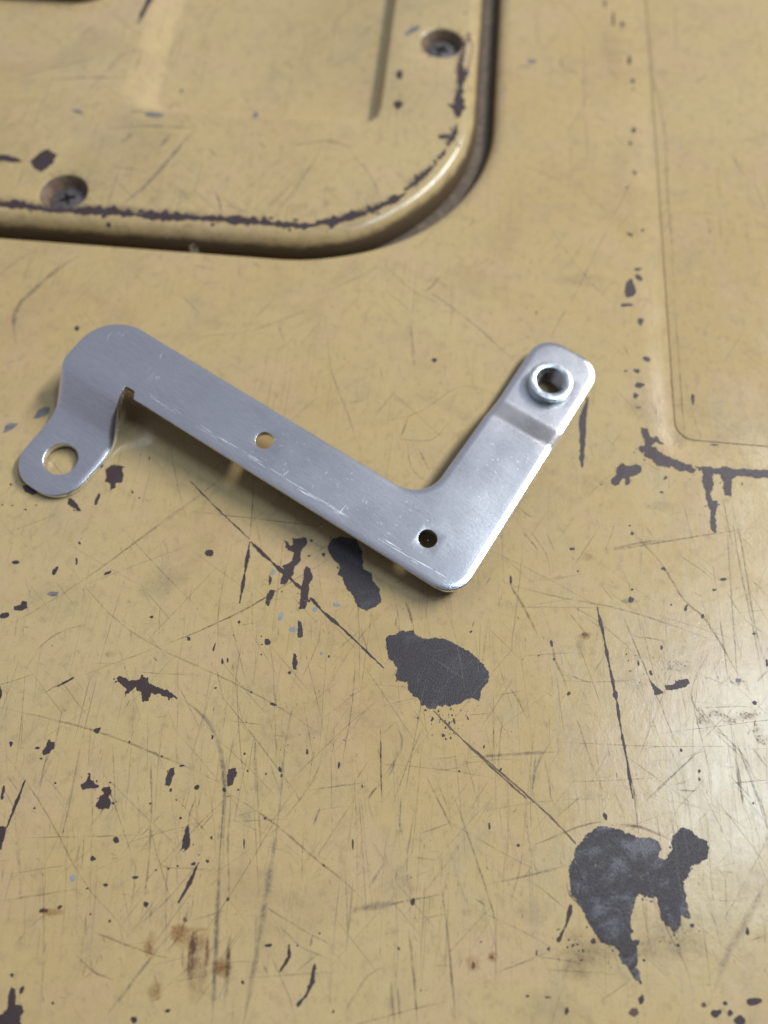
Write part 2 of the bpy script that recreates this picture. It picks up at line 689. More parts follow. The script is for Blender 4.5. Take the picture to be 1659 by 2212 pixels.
# screws with their countersinks
for (su, sv), ang in zip(screw_uv, (0.35, 1.1, 0.2, 0.9)):
    cx, cy = W(su, sv)
    v, f = lathe([(6.6, CZ - 0.22), (6.1, CZ - 0.8), (5.5, CZ - 1.7), (5.1, CZ - 2.6), (4.4, CZ - 4.0)], 40, (cx, cy))
    finish('countersink', rel(v), f, RUST, cover)
    hv = Mesh()
    n = 40
    oc = [(4.85 * math.cos(2 * math.pi * i / n), 4.85 * math.sin(2 * math.pi * i / n)) for i in range(n)]
    # crosshead outline
    arm, wd = 2.3, 0.6
    cr = [(wd, wd), (wd, arm), (-wd, arm), (-wd, wd), (-arm, wd), (-arm, -wd), (-wd, -wd), (-wd, -arm), (wd, -arm), (wd, -wd), (arm, -wd), (arm, wd)]
    cr = [(x * math.cos(ang) - y * math.sin(ang), x * math.sin(ang) + y * math.cos(ang)) for x, y in cr]

    def hz(p):
        r = math.hypot(*p)
        return CZ - 2.2 - 0.035 * r * r * 0.8
    oi = hv.add([(cx + x, cy + y, hz((x, y))) for x, y in oc])
    lo = hv.add([(cx + x * 0.9, cy + y * 0.9, CZ - 4.4) for x, y in oc])
    hv.bridge(lo, oi)
    ci = hv.add([(cx + x, cy + y, hz((x, y))) for x, y in cr])
    ring = [(3.4 * math.cos(2 * math.pi * i / 24), 3.4 * math.sin(2 * math.pi * i / 24)) for i in range(24)]
    hv.plate(oi, oc, [ci], [cr], lambda p: (cx + p[0], cy + p[1], hz(p)), extra=ring)
    sc = finish('screw', rel(hv.v), hv.f, SCREW, cover, smooth_angle=30)
    sl = Mesh()
    a = sl.add([(cx + x, cy + y, hz((x, y))) for x, y in cr])
    b = sl.add([(cx + x * 0.55, cy + y * 0.55, CZ - 3.3) for x, y in cr])
    sl.bridge(a, b)
    crs = [(x * 0.55, y * 0.55) for x, y in cr]
    sl.plate(b, crs, [], [], lambda p: (cx + p[0], cy + p[1], CZ - 3.3))
    finish('cross_slot', rel(sl.v), sl.f, DARK, sc, smooth=False)

# ------------------------------------------------------------------ paint chips (traced outlines)
ZA = Z((0, 1700, 1250)); ZB = Z((1250, 1700, 2500)); ZC = Z((0, 2433, 1250)); ZD = Z((1250, 2433, 2500))
ZE = Z((1950, 1250, 2500)); ZL = Z((0, 1000, 600)); Z1 = Z((0, 0, 1250)); Z2 = Z((1250, 0, 2500))
Z3 = Z((0, 950, 1250)); Z4 = Z((1250, 950, 2500)); ZR = Z((350, 1200, 1150)); ZN = Z((1600, 1050, 2050))
rng = random.Random(11)


def ragged(poly, amp, step):
    """split edges and wobble them so that a chip has a flaked outline"""
    p = resample(poly, step)
    nr = normals2d(p)
    n = len(p)
    # smooth random at two scales
    r1 = [rng.uniform(-1, 1) for _ in range(n)]
    r2 = []
    k = 4
    base = [rng.uniform(-1, 1) for _ in range(n // k + 2)]
    for i in range(n):
        a = i / k
        t = a - int(a)
        i0 = int(a) % max(1, n // k); i1 = (i0 + 1) % max(1, n // k)
        r2.append(base[i0] * (1 - t) + base[i1] * t)
    return [(x[0] + q[0] * amp * (0.5 * a + 0.9 * b), x[1] + q[1] * amp * (0.5 * a + 0.9 * b)) for x, q, a, b in zip(p, nr, r1, r2)]


def ccw(poly):
    s = sum(poly[i - 1][0] * poly[i][1] - poly[i][0] * poly[i - 1][1] for i in range(len(poly)))
    return poly if s > 0 else poly[::-1]


chip_z = [0.035]


def ground(x, y):
    """height of the panel at (x, y) in mm, for marks lying in the right-hand recess"""
    u, v = uv_of((x, y))
    d = min(u - 53.3, v - 82.2)
    if u - 53.3 < 12 and v - 82.2 < 12:
        d = 12 - math.hypot(12 - (u - 53.3), 12 - (v - 82.2))
    return (-0.42 * smooth(d / 7.2) if d < 7.3 else -0.17) if d > 0 else 0.0


crumbs = {}


def chip(poly, amp=0.12, step=0.3, mat=None, top=0.0, parent=None, big=False, crumb=False):
    poly = ccw(poly)
    loop = ragged(poly, amp, step)
    chip_z[0] += 0.00004
    z = top + chip_z[0]
    m = Mesh()
    par = parent or panel
    off = COFF if par is cover else (0, 0, 0)
    zf = (lambda p: (p[0] - off[0], p[1] - off[1], z - off[2] + (ground(*p) if par is panel else cover_z(*p))))
    ids = m.add([zf(p) for p in loop])
    try:
        m.plate(ids, loop, [], [], zf)
    except Exception:
        return None
    if not m.f:
        return None
    if crumb:         # too small to pick out one by one: gathered into one mesh
        c = crumbs.setdefault(par.name, Mesh())
        b = len(c.v)
        c.v += m.v
        c.f += [tuple(i + b for i in f) for f in m.f]
        return None
    o = finish('paint_chip', m.v, m.f, mat or PRIMER, par, smooth=False)
    return o


def blob(zf, x, y, w, h, rot=0.0, mat=None, top=0.0, parent=None, rough=0.16):
    n = 14
    ph = [rng.uniform(0.5, 1.25) for _ in range(n)]
    ph = [(ph[i - 1] + 2.5 * ph[i] + ph[(i + 1) % n]) / 4.5 for i in range(n)]
    pts = []
    for i in range(n):
        a = 2 * math.pi * i / n
        px, py = 0.5 * w * math.cos(a) * ph[i], 0.5 * h * math.sin(a) * ph[i]
        pts.append(zf(x + px * math.cos(rot) - py * math.sin(rot), y + px * math.sin(rot) + py * math.cos(rot), top))
    size = min(w, h) * zf.k
    return chip(pts, amp=min(0.13, size * rough), step=max(0.16, min(0.35, size / 5)), mat=mat, top=top, parent=parent, crumb=mat is None and max(w, h) * zf.k < 0.75)


GREYCHIP = plain('grey_worn_primer', (0.16, 0.15, 0.15), (0.26, 0.245, 0.235), 0.5)
BLUECHIP = plain('pale_blue_undercoat', (0.27, 0.29, 0.36), (0.36, 0.38, 0.44), 0.5)


def slate_material(name, patch):
    t = NT(name)
    st = t.noise((4.2, 2.0, 2.5), detail=4, rough=0.65, rot=-0.45)
    bg_ = t.noise((0.13, 0.16, 0.15), detail=5, rough=0.65, dist=0.6)
    sp = t.noise((2.8, 2.8, 2.8), detail=2, rough=0.6)
    col = t.mix(t.ramp(st, (0.32, 0.68)), (0.032, 0.025, 0.027), (0.064, 0.053, 0.058))
    m = t.math('MULTIPLY', t.ramp(bg_, (0.50, 0.66, 0.0, patch)), t.ramp(st, (0.30, 0.62, 0.2, 1.0)))
    col = t.mix(m, col, (0.185, 0.18, 0.195))  # lighter patches: bare-metal sheen put into the colour
    col = t.mix(t.ramp(bg_, (0.36, 0.26, 0.0, 0.7)), col, (0.045, 0.03, 0.022))
    col = t.mix(t.ramp(sp, (0.68, 0.76, 0.0, 0.6)), col, (0.20, 0.19, 0.20))
    t.l(col, t.b.inputs['Base Color'])
    t.l(t.ramp(st, (0.3, 0.7, 0.62, 0.40)), t.b.inputs['Roughness'])
    t.bump(st, 0.4, 0.0002)
    return t.m


SLATE = slate_material('slate_primer', 0.25)
STEEL = slate_material('oxidised_bare_steel', 0.95)
BROWN = plain('brown_rust_stain', (0.12, 0.065, 0.045), (0.20, 0.12, 0.08), 0.6)

big_polys = [
    (ZA, [(1412, 105), (1430, 75), (1480, 60), (1540, 75), (1565, 130), (1570, 200), (1605, 220), (1612, 255), (1640, 290), (1645, 345), (1620, 365), (1585, 385), (1545, 365), (1530, 320), (1500, 290), (1480, 240), (1460, 225), (1470, 190), (1430, 145)]),
    (ZA, [(1228, 80), (1240, 85), (1255, 105), (1270, 95), (1262, 72), (1325, 66), (1330, 90), (1300, 130), (1298, 170), (1275, 190), (1265, 230), (1235, 265), (1210, 268), (1220, 235), (1225, 200), (1215, 190), (1235, 180), (1262, 165), (1268, 130), (1240, 122)]),
    (ZA, [(1322, 192), (1340, 200), (1352, 235), (1335, 270), (1332, 330), (1320, 372), (1292, 374), (1300, 320), (1296, 285), (1308, 262), (1312, 215)]),
    (ZA, [(1165, 290), (1190, 292), (1180, 325), (1160, 362), (1145, 350), (1152, 315)]),
    (ZA, [(497, 675), (520, 668), (560, 685), (600, 680), (610, 668), (640, 670), (645, 700), (690, 710), (730, 730), (775, 762), (740, 760), (690, 745), (655, 740), (640, 770), (618, 770), (605, 735), (585, 715), (560, 735), (540, 755), (548, 718), (510, 695)]),
    (ZA, [(385, 1085), (392, 1085), (394, 1115), (430, 1140), (425, 1150), (360, 1155), (350, 1135), (375, 1118)]),
    (ZA, [(1288, 425), (1298, 430), (1310, 470), (1305, 495), (1290, 498), (1283, 470)]),
    (ZA, [(1268, 565), (1278, 570), (1285, 605), (1280, 635), (1264, 635), (1262, 600)]),
    (ZA, [(205, 950), (238, 948), (232, 975), (215, 1000), (190, 1005), (182, 985), (200, 970)]),
    (ZA, [(95, 340), (118, 345), (120, 370), (95, 380), (62, 378), (62, 362), (92, 358)]),
    (ZC, [(450, 175), (475, 170), (482, 200), (470, 215), (483, 240), (470, 262), (430, 265), (416, 250), (430, 215), (450, 200)]),
    (ZC, [(735, 90), (755, 85), (752, 120), (735, 165), (715, 168), (712, 150), (722, 115)]),
    (ZC, [(988, 92), (1020, 88), (1022, 120), (1005, 162), (985, 165), (983, 130)]),
    (ZC, [(813, 330), (820, 370), (818, 425), (802, 443), (795, 430), (780, 445), (790, 390), (800, 345)]),
    (ZC, [(48, 1030), (65, 1040), (72, 1075), (68, 1110), (95, 1115), (108, 1140), (85, 1165), (95, 1210), (-30, 1220), (-10, 1165), (30, 1130), (32, 1070)]),
    (ZC, [(-12, 340), (30, 345), (18, 400), (5, 445), (-12, 440)]),
    (ZB, [(5, 510), (30, 488), (80, 470), (125, 468), (150, 495), (200, 505), (250, 497), (300, 515), (340, 545), (400, 580), (430, 620), (455, 650), (450, 690), (420, 720), (410, 775), (380, 760), (340, 775), (300, 790), (240, 795), (205, 808), (165, 790), (150, 765), (110, 735), (100, 690), (65, 690), (48, 660), (60, 635), (20, 580), (8, 545)]),
    (ZB, [(1145, 680), (1165, 700), (1208, 735), (1205, 742), (1170, 745), (1155, 710)]),
    (ZB, [(1212, 705), (1255, 700), (1270, 685), (1310, 678), (1320, 695), (1300, 715), (1265, 720), (1220, 725)]),
    (ZD, [(800, 510), (820, 470), (830, 425), (870, 390), (885, 365), (935, 340), (985, 352), (1020, 360), (1060, 375), (1110, 390), (1150, 385), (1180, 410), (1195, 440), (1190, 470), (1210, 485), (1245, 450), (1250, 430), (1240, 405), (1255, 370), (1295, 345), (1330, 360), (1355, 390), (1395, 405), (1410, 435), (1395, 480), (1360, 500), (1325, 520), (1310, 555), (1285, 575), (1300, 620), (1310, 680), (1325, 735), (1305, 745), (1285, 730), (1275, 780), (1255, 800), (1230, 775), (1200, 750), (1190, 690), (1175, 650), (1145, 655), (1100, 632), (1088, 670), (1075, 700), (1065, 780), (1075, 830), (1100, 835), (1095, 880), (1100, 920), (1085, 950), (1108, 975), (1110, 1015), (1080, 1000), (1060, 960), (1030, 935), (1015, 895), (1000, 855), (950, 850), (920, 815), (890, 770), (860, 700), (810, 630), (805, 560)]),
    (ZE, [(412, 432), (470, 440), (485, 475), (500, 505), (545, 525), (570, 515), (640, 595), (590, 580), (545, 570), (525, 615), (570, 625), (600, 665), (640, 690), (680, 705), (700, 725), (760, 745), (800, 765), (850, 785), (905, 785), (915, 825), (940, 850), (935, 885), (890, 870), (840, 850), (790, 850), (720, 810), (690, 825), (640, 805), (575, 805), (550, 770), (490, 735), (445, 710), (460, 665), (420, 675), (395, 640), (410, 605), (450, 610), (440, 540), (415, 470)]),
    (ZE, [(935, 800), (1000, 820), (1080, 815), (1170, 830), (1240, 810), (1330, 830), (1450, 840), (1550, 835), (1700, 855), (1700, 915), (1560, 920), (1450, 905), (1330, 910), (1300, 940), (1310, 990), (1300, 1060), (1290, 1095), (1240, 1095), (1225, 1040), (1210, 960), (1195, 890), (1130, 880), (1120, 930), (1140, 990), (1115, 1020), (1100, 1080), (1120, 1150), (1160, 1150), (1165, 1210), (1145, 1300), (1160, 1400), (1140, 1465), (1105, 1420), (1085, 1330), (1095, 1240), (1060, 1160), (1040, 1040), (1025, 940), (1010, 860)]),
    (ZE, [(225, 770), (260, 800), (320, 800), (365, 785), (420, 815), (415, 860), (370, 890), (300, 915), (298, 990), (262, 995), (255, 930), (215, 940), (200, 990), (155, 1005), (118, 975), (130, 920), (170, 890), (175, 820)]),
    (ZL, [(945, 1470), (1000, 1420), (1100, 1430), (1110, 1520), (1100, 1570), (1040, 1590), (1040, 1620), (1000, 1645), (990, 1590), (945, 1570), (960, 1530)]),
    (ZL, [(615, 1720), (640, 1710), (680, 1750), (730, 1830), (700, 1835), (650, 1800), (612, 1770)]),
    (ZL, [(890, 1675), (910, 1680), (880, 1770), (850, 1785), (850, 1750)]),
    (ZL, [(195, 1610), (245, 1600), (340, 1670), (300, 1690), (220, 1660)]),  # dark sliver painted in for the shadow under the foot's end
    (ZN, [(1150, 890), (1170, 900), (1150, 1010), (1135, 1200), (1120, 1500), (1105, 1659), (1085, 1760), (1060, 1640), (1060, 1400), (1050, 1150), (1090, 1030)]),
]
for i, (zf, pts) in enumerate(big_polys):
    chip([zf(x, y) for x, y in pts], amp=0.26 if len(pts) > 20 else 0.17, step=0.2, big=True, mat=STEEL if zf is ZD and len(pts) > 26 else (SLATE if zf is ZB and len(pts) > 26 or i == 0 else None))
# crumbs broken off round the larger bare spots
for zf, pts in big_polys:
    if len(pts) < 7:
        continue
    P = resample([zf(x, y) for x, y in pts], 0.8)
    for _ in range(4 + len(pts) // 2):
        p = rng.choice(P)
        r = 0.07 + 0.22 * rng.random() ** 3
        cx_, cy_ = p[0] + rng.gauss(0, 0.45), p[1] + rng.gauss(0, 0.45)
        chip([(cx_ + r * rng.uniform(0.6, 1.6) * math.cos(k * 1.05), cy_ + r * rng.uniform(0.6, 1.6) * math.sin(k * 1.05)) for k in range(6)], amp=0.02, step=0.3, crumb=True)
for pts in ([(300, 1005), (340, 930), (400, 895), (450, 900), (440, 960), (360, 995)], [(30, 1130), (50, 1070), (95, 1040), (160, 1050), (130, 1085), (60, 1120)]):
    chip([ZL(x, y) for x, y in pts], mat=GREYCHIP)

blobs = {
    ZA: [(905, 133, 42, 26), (1155, 515, 30, 30), (815, 505, 18, 18), (655, 410, 18, 12), (420, 898, 40, 28, -.3), (48, 957, 16, 22), (160, 975, 22, 12), (178, 1021, 18, 10), (1085, 735, 16, 10), (1180, 785, 40, 12, .3), (918, 928, 14, 22), (852, 1145, 24, 24), (1210, 1068, 12, 30), (560, 950, 8, 14), (700, 1012, 12, 8), (1057, 1000, 12, 14), (1130, 572, 8, 8), (1250, 648, 16, 14), (1422, 580, 12, 14), (1335, 146, 14, 8), (1217, 300, 10, 14), (1168, 250, 14, 50), (240, 210, 22, 46, .6), (68, 172, 40, 20), (20, 400, 48, 25, -.3), (330, 170, 12, 36), (464, 220, 40, 14, -.5), (3, 735, 14, 60), (960, 600, 10, 34), (985, 595, 8, 26), (925, 540, 8, 40, .3), (285, 690, 100, 10, -.5), (785, 1052, 26, 12), (476, 1125, 14, 10), (238, 1127, 10, 10), (1463, 1055, 12, 40), (343, 90, 14, 20), (932, 715, 14, 8), (1030, 1155, 10, 8), (1070, 1075, 10, 14), (1357, 932, 8, 10), (1565, 1140, 8, 16), (1400, 140, 18, 20)],
    ZC: [(502, 402, 28, 34), (405, 480, 24, 26), (585, 562, 32, 20), (458, 593, 24, 18), (378, 608, 12, 10), (633, 677, 26, 26), (190, 705, 45, 20), (258, 690, 20, 18), (768, 514, 12, 12), (835, 502, 20, 16), (898, 490, 16, 14), (915, 392, 12, 24), (1160, 855, 36, 24), (1285, 856, 10, 10), (1047, 1015, 14, 20), (727, 1137, 38, 16, -.3), (580, 1178, 30, 34), (228, 1104, 12, 14), (52, 985, 14, 18), (95, 1045, 18, 34, .3), (10, 215, 14, 18), (150, 262, 10, 8), (675, 532, 10, 10), (728, 524, 8, 8), (650, 242, 12, 10), (762, 228, 8, 10), (985, 656, 12, 16), (392, 722, 10, 12), (474, 750, 14, 14), (1145, 305, 10, 10), (1400, 510, 14, 12), (968, 182, 16, 18), (1440, 1142, 12, 14), (1380, 803, 8, 10), (15, 185, 14, 60, .2), (1525, 415, 8, 50), (1055, 415, 6, 60)],
    ZB: [(1425, 20, 24, 45), (1468, 248, 34, 14), (1428, 292, 20, 14), (1068, 335, 26, 28), (1072, 290, 14, 8), (376, 472, 16, 14), (725, 525, 16, 30), (797, 740, 20, 26), (1375, 405, 16, 30, -.5), (1210, 200, 22, 16, .4), (1200, 540, 10, 24), (1600, 780, 24, 20), (432, 970, 8, 20), (1655, 610, 14, 34), (1000, 745, 22, 52), (990, 690, 12, 60), (60, 670, 26, 30), (1010, 795, 10, 30), (1305, 370, 14, 34, .3), (813, 115, 18, 14), (548, 250, 12, 50), (670, 575, 8, 8), (1048, 570, 10, 8), (600, 590, 6, 6), (735, 592, 14, 14), (1072, 45, 16, 16), (838, 212, 8, 12), (1240, 355, 8, 8), (1362, 1075, 10, 16), (1362, 1110, 10, 18), (1283, 985, 10, 16), (1598, 480, 14, 10), (505, 1065, 10, 12), (326, 1076, 8, 10)],
    ZD: [(905, 840, 24, 30), (710, 868, 14, 16), (1435, 1150, 46, 46), (1540, 1180, 52, 56), (1600, 1100, 62, 40), (1475, 1105, 20, 24), (1495, 1145, 26, 26), (1570, 795, 14, 34), (790, 1140, 20, 40), (127, 668, 26, 34), (582, 424, 18, 16), (65, 870, 14, 16), (455, 340, 10, 30), (955, 298, 20, 34, -.5), (1112, 1090, 26, 60), (1125, 920, 16, 12), (1095, 845, 24, 18), (325, 103, 8, 10), (505, 98, 10, 10), (1365, 140, 8, 16), (1362, 105, 8, 16), (1595, 240, 8, 12), (1330, 768, 26, 24), (1270, 855, 16, 12), (800, 830, 12, 10), (755, 785, 12, 12), (835, 850, 10, 10), (850, 920, 10, 10), (620, 1075, 14, 10), (710, 1080, 26, 12), (420, 840, 8, 8), (160, 1050, 8, 8), (660, 890, 8, 30)],
    ZE: [(650, 920, 46, 40), (615, 1062, 44, 20), (395, 15, 100, 60), (355, 105, 40, 46), (325, 1475, 40, 22), (20, 985, 30, 24), (925, 175, 22, 60), (1405, 980, 14, 40), (345, 675, 16, 12), (895, 938, 16, 10), (1140, 590, 90, 16), (490, 1195, 14, 10), (300, 1390, 36, 20), (385, 232, 60, 14)],
    Z2: [(1030, 105, 22, 24), (990, 85, 14, 60), (1075, 350, 14, 22), (1078, 560, 22, 26), (1065, 620, 20, 20), (1082, 747, 18, 16), (1118, 993, 14, 18), (1065, 1015, 34, 14, .5), (1095, 1163, 44, 14, -.1), (1100, 1200, 44, 24, .5), (1062, 1245, 46, 84), (1048, 1318, 60, 18), (1060, 260, 16, 50), (1078, 385, 10, 12), (1050, 810, 16, 8), (955, 15, 12, 34)],
    Z4: [(1110, 128, 28, 40), (1137, 290, 48, 30, .4), (1092, 340, 26, 24), (1088, 450, 30, 26), (215, 295, 24, 20), (1045, 342, 18, 8), (658, 90, 8, 10), (1335, 460, 16, 50)],
    ZL: [(905, 1430, 56, 60), (100, 1595, 24, 26), (690, 190, 46, 50, .3), (330, 1780, 20, 16), (110, 1785, 40, 10, -.3), (230, 1820, 30, 14), (20, 1780, 20, 16), (1190, 1660, 20, 40, -.5), (1345, 1360, 18, 40), (1255, 1715, 20, 12), (1265, 1325, 14, 12)],
}
for zf, lst in blobs.items():
    for b in lst:
        blob(zf, *b)
for zf, x, y, w, h, m in ((ZC, 315, 563, 32, 44, BLUECHIP), (ZA, 232, 308, 55, 26, GREYCHIP), (ZA, 1215, 405, 26, 46, BLUECHIP), (ZA, 1265, 465, 40, 22, BLUECHIP), (ZA, 1455, 355, 40, 20, BLUECHIP), (ZA, 1362, 375, 22, 26, BLUECHIP),
                           (ZA, 1388, 566, 10, 16, BLUECHIP), (ZA, 1180, 215, 20, 24, BLUECHIP), (ZA, 1463, 255, 10, 8, BLUECHIP), (ZB, 870, 485, 26, 18, BROWN), (ZC, 800, 745, 22, 18, BROWN), (ZC, 835, 860, 22, 60, BROWN), (ZD, 465, 905, 14, 22, BROWN), (ZD, 385, 940, 18, 40, BROWN), (ZD, 1080, 1145, 40, 36, BROWN), (ZD, 1380, 1110, 24, 24, BROWN),
                           (ZB, 1530, 682, 22, 22, GREYCHIP), (Z2, 640, 265, 50, 22, GREYCHIP)):
    blob(zf, x, y, w, h, 0.35 if m is BLUECHIP else 0.0, mat=m)
# crumbs of primer below the two big bare spots
for zf, x0, x1, y0, y1, n in ((ZB, 150, 345, 800, 880, 30), (ZB, 190, 330, 860, 985, 16), (ZD, 680, 1000, 780, 960, 26), (ZD, 1150, 1330, 760, 880, 14), (ZD, 1000, 1130, 840, 1010, 14), (ZA, 1080, 1400, 850, 1120, 16), (ZA, 930, 1130, 400, 660, 12), (ZB, 1000, 1300, 560, 720, 14)):
    for _ in range(n):
        s = 3.0 + 9.0 * rng.random() ** 3
        blob(zf, rng.gauss((x0 + x1) / 2, (x1 - x0) / 3.4), rng.triangular(y0, y1, y0 + 0.25 * (y1 - y0)), s, s * rng.uniform(0.7, 2.4), rng.uniform(-0.5, 0.5), rough=0.25)

# chips on the cover
for pts in ([(130, 700), (170, 660), (210, 645), (245, 670), (230, 705), (180, 745), (150, 730)], [(-20, 672), (20, 668), (80, 685), (95, 700), (60, 700), (10, 695), (-20, 700)],
            [(640, -15), (665, -15), (620, 70), (595, 105), (605, 60)]):
    chip([Z1(x, y, CZ) for x, y in pts], top=CZ, parent=cover, amp=0.2)
for b in ((68, 322, 34, 40), (58, 452, 46, 50), (120, 132, 84, 28, -.45), (258, 590, 70, 22, -.1)):
    blob(Z2, *b, top=CZ, parent=cover, mat=PRIMER if b[0] < 100 or b[0] > 200 else GREYCHIP)
for b in ((340, 482, 60, 16, .3), (665, 497, 80, 22, .15), (785, 392, 20, 22), (1105, 495, 24, 22)):
    blob(Z1, *b, top=CZ, parent=cover, mat=GREYCHIP)

# worn line along the high shoulder of the cover
shoulder = [(p[0] + q[0] * (8.4 + 1.6 * side(q)), p[1] + q[1] * (8.4 + 1.6 * side(q))) for p, q in zip(open_loop, open_n)]
keep = []
for p, q in zip(shoulder, open_n):
    keep.append((p, q))
# order along from the left of the bottom edge, round the corner and up the right edge
run = [(p, q) for p, q in keep if p[1] < 175 and p[0] > -190 or p[0] > -12]
run = [(p, q) for p, q in run if p[1] < 330]
run.sort(key=lambda t: (t[0][0] if t[0][1] < 190 and t[1][1] > 0.5 else 1000 + t[0][1]))
line = [p for p, q in run]
lq = [q for p, q in run]


worn = []


def wear_strip(i0, i1, w0, w1, off):
    a = []; b = []
    seg = []
    for i in range(i0, i1):
        p, p2 = line[i], line[i + 1]
        q = lq[i]
        m = max(1, int(math.dist(p, p2) / 0.9))
        for k in range(m):
            t = k / m
            seg.append(((p[0] + (p2[0] - p[0]) * t, p[1] + (p2[1] - p[1]) * t), q))
    n = len(seg)
    if n < 3:
        return
    ph = rng.uniform(0, 6)
    for k, (p, q) in enumerate(seg):
        e = min(1, k / 4, (n - 1 - k) / 4)
        w = (w0 + (w1 - w0) * k / n) * (0.75 + 0.25 * math.sin(k * 0.31 + ph) + rng.uniform(-0.3, 0.3)) * e + 0.1
        near = smooth(1 - math.dist(p, screw_uv[0]) / 14.0) + smooth(1 - math.dist(p, screw_uv[1]) / 14.0)
        w *= 1 - 0.35 * min(1, near)
        o = off + 0.35 * math.sin(k * 0.13 + ph) - 2.2 * near
        a.append((p[0] + q[0] * (o - w / 2), p[1] + q[1] * (o - w / 2)))
        sp = 1.7 * rng.random() ** 4
        b.append((p[0] + q[0] * (o + w / 2 + sp), p[1] + q[1] * (o + w / 2 + sp)))
    poly = [W(*p) for p in a + b[::-1]]
    chip(poly, amp=0.28, step=0.4, top=CZ, parent=cover)
    worn.append([W(p[0] + q[0] * (off + 0.5), p[1] + q[1] * (off + 0.5)) for p, q in seg[::6]])


NL = len(line) - 1


def flakes(i0, i1, n):
    for _ in range(n):
        i = rng.randrange(i0, i1)
        t = rng.random()
        p, p2, q = line[i], line[min(NL, i + 1)], lq[i]
        o = rng.gauss(0.6, 1.3)
        if math.dist(p, screw_uv[0]) < 11 or math.dist(p, screw_uv[1]) < 11:
            continue
        c = W(p[0] + (p2[0] - p[0]) * t + q[0] * o, p[1] + (p2[1] - p[1]) * t + q[1] * o)
        r = 0.22 + 0.5 * rng.random() ** 2
        chip([(c[0] + r * rng.uniform(0.6, 1.7) * math.cos(k * 0.9), c[1] + r * rng.uniform(0.5, 1.1) * math.sin(k * 0.9)) for k in range(7)], amp=0.05, step=0.3, top=CZ, parent=cover, crumb=True)


corner0 = next(i for i, q in enumerate(lq) if q[0] < -0.25)
corner1 = next(i for i, q in enumerate(lq) if q[0] < -0.93)
wear_strip(0, corner0 - 1, 2.9, 2.5, 0.3)
c2 = corner0 - 1 + int((corner1 - corner0) * 0.62)
wear_strip(corner0 - 3, c2, 2.6, 1.6, 0.3)
wear_strip(c2 - 1, corner1 - 3, 1.5, 1.3, 0.5)
wear_strip(corner1 - 3, corner1 + 3, 2.8, 3.2, 0.8)
wear_strip(corner1 + 3, min(NL, corner1 + 14), 2.6, 3.2, 0.5)
wear_strip(min(NL - 3, corner1 + 15), min(NL, corner1 + 26), 3.4, 3.6, 0.2)

flakes(0, corner0, 34)
flakes(corner0, NL, 26)
# a loose pale paint flake caught on the rolled edge
FLAKE = plain('pale_paint_flake', (0.62, 0.54, 0.40), (0.74, 0.68, 0.55), 0.5)
fu, fv = uv_of(G(416, 534, -0.8))
chip([W(fu - 1.6, fv - 0.5), W(fu - 1.2, fv + 0.6), W(fu, fv + 0.9), W(fu + 1.3, fv + 0.4), W(fu + 1.7, fv - 0.5), W(fu + 0.4, fv - 0.2)], amp=0.1, step=0.3, top=CZ, parent=cover, mat=FLAKE)

# ------------------------------------------------------------------ scratches with painted edge highlights, stains (soft marks)
marks = {panel: Mesh(), cover: Mesh()}
mcol = {panel: [], cover: []}
mz = [0.006]


def ribbon(pts, w, col, alpha, par=None, top=0.0, soft=True, taper=True, wob=0.06):
    """pts in mm; three rails, the outer two fade out"""
    par = par or panel
    P = [Vector(p) for p in pts]
    path = []
    for i in range(len(P) - 1):
        p0 = P[max(0, i - 1)]; p1 = P[i]; p2 = P[i + 1]; p3 = P[min(len(P) - 1, i + 2)]
        m = max(2, int((p2 - p1).length / 1.1))
        for k in range(m):
            t = k / m
            path.append(0.5 * ((2 * p1) + (p2 - p0) * t + (2 * p0 - 5 * p1 + 4 * p2 - p3) * t * t + (3 * p1 - p0 - 3 * p2 + p3) * t ** 3))
    path.append(P[-1])
    n = len(path)
    mz[0] += 0.00002
    off = COFF if par is cover else (0, 0, 0)
    M = marks[par]
    rails = [[], [], []]
    for i, p in enumerate(path):
        d = (path[min(n - 1, i + 1)] - path[max(0, i - 1)])
        if d.length < 1e-6:
            d = Vector((1, 0))
        d.normalize()
        q = Vector((-d.y, d.x))
        e = 1.0
        if taper:
            e = min(1.0, 0.25 + 3.0 * min(i, n - 1 - i) / n)
        ww = w * e * rng.uniform(0.75, 1.2)
        p = p + q * rng.uniform(-wob, wob)
        al = alpha * e * rng.uniform(0.55, 1.0)
        for s, rail in zip((-1, 0, 1), rails):
            x, y = p.x + q.x * s * ww * 0.5, p.y + q.y * s * ww * 0.5
            g = ground(x, y) if par is panel else cover_z(x, y)
            rail.append(len(M.v))
            M.v.append((x - off[0], y - off[1], top + g + mz[0] - off[2]))
            mcol[par].append((*col, al if s == 0 else (0.0 if soft else al)))
    for r0, r1 in ((0, 1), (1, 2)):
        for i in range(n - 1):
            M.f.append((rails[r0][i], rails[r0][i + 1], rails[r1][i + 1], rails[r1][i]))


